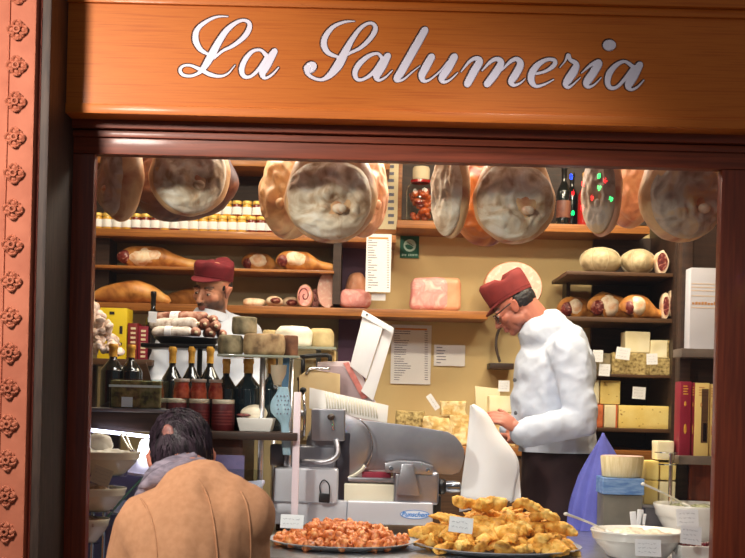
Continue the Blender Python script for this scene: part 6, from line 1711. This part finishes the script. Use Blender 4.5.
# ------------------------------------------------------------------ light
def area(name, loc, size, power, color, rot=(0, 0, 0), sy=None):
    l = bpy.data.lights.new(name, 'AREA'); l.energy = power; l.color = color; l.size = size
    if sy: l.shape = 'RECTANGLE'; l.size_y = sy
    o = bpy.data.objects.new(name, l); COL.objects.link(o); o.location = loc; o.rotation_euler = rot; return o
def point(name, loc, power, color, r=.1):
    l = bpy.data.lights.new(name, 'POINT'); l.energy = power; l.color = color; l.shadow_soft_size = r
    o = bpy.data.objects.new(name, l); COL.objects.link(o); o.location = loc; return o
def spot(name, loc, to, power, color, ang=60, r=.05):
    l = bpy.data.lights.new(name, 'SPOT'); l.energy = power; l.color = color; l.shadow_soft_size = r; l.spot_size = math.radians(ang); l.spot_blend = .6
    o = bpy.data.objects.new(name, l); COL.objects.link(o); o.location = loc
    o.rotation_euler = (Vector(to)-Vector(loc)).to_track_quat('-Z', 'Y').to_euler(); return o
w = bpy.data.worlds.new('world'); SC.world = w; w.use_nodes = True
w.node_tree.nodes['Background'].inputs[0].default_value = (.84, .82, .86, 1); w.node_tree.nodes['Background'].inputs[1].default_value = .18
point('arcade_lamp', (-1.42, 2.4, 2.95), 22, (1, .84, .66), .06)
spot('street_key_light', (-1.58, 1.9, 2.75), (-.85, 3.95, 1.75), 350, (1, .92, .82), 74, .16); bpy.data.lights['street_key_light'].spot_blend = 1  # key added for street daylight, cone shaped to dim the sign's right end
spot('counter_front_fill', (.5, 2.3, 3.4), (.25, 4.45, .95), 120, (1, .95, .9), 42, .15)  # unseen fill added to whiten the tags and bowls
WARM = (1, .83, .60)
area('ceiling_light', (-.9, 5.75, 3.1), .9, 28, WARM)
area('ceiling_light', (.9, 5.75, 3.1), .9, 48, WARM)
spot('track_spot', (-.9, 4.65, 2.95), (-.9, 6.9, 1.8), 36, WARM, 80)
spot('track_spot', (0.1, 4.65, 2.95), (0.3, 6.9, 1.7), 60, WARM, 70)
spot('track_spot', (1.1, 4.65, 2.95), (1.3, 6.5, 1.6), 60, WARM, 70)
area('counter_fill_light', (0, 4.72, 2.6), 1.6, 34, (1, .93, .84), sy=.3)  # added fill, out of view, to brighten the food on the counter

area('ham_fill_light', (.05, 4.14, 2.44), 2.1, 10, (1, .88, .74), (math.radians(50), 0, 0), .05)  # hidden strip added to light the ham faces from the front
area('ham_fill_light', (.05, 4.17, 2.72), 2.3, 28, (1, .87, .72), (math.radians(35), 0, 0), .08)  # higher of the two added fills for the hams

# festive bulbs strung across the street behind the viewer; the pane mirrors them
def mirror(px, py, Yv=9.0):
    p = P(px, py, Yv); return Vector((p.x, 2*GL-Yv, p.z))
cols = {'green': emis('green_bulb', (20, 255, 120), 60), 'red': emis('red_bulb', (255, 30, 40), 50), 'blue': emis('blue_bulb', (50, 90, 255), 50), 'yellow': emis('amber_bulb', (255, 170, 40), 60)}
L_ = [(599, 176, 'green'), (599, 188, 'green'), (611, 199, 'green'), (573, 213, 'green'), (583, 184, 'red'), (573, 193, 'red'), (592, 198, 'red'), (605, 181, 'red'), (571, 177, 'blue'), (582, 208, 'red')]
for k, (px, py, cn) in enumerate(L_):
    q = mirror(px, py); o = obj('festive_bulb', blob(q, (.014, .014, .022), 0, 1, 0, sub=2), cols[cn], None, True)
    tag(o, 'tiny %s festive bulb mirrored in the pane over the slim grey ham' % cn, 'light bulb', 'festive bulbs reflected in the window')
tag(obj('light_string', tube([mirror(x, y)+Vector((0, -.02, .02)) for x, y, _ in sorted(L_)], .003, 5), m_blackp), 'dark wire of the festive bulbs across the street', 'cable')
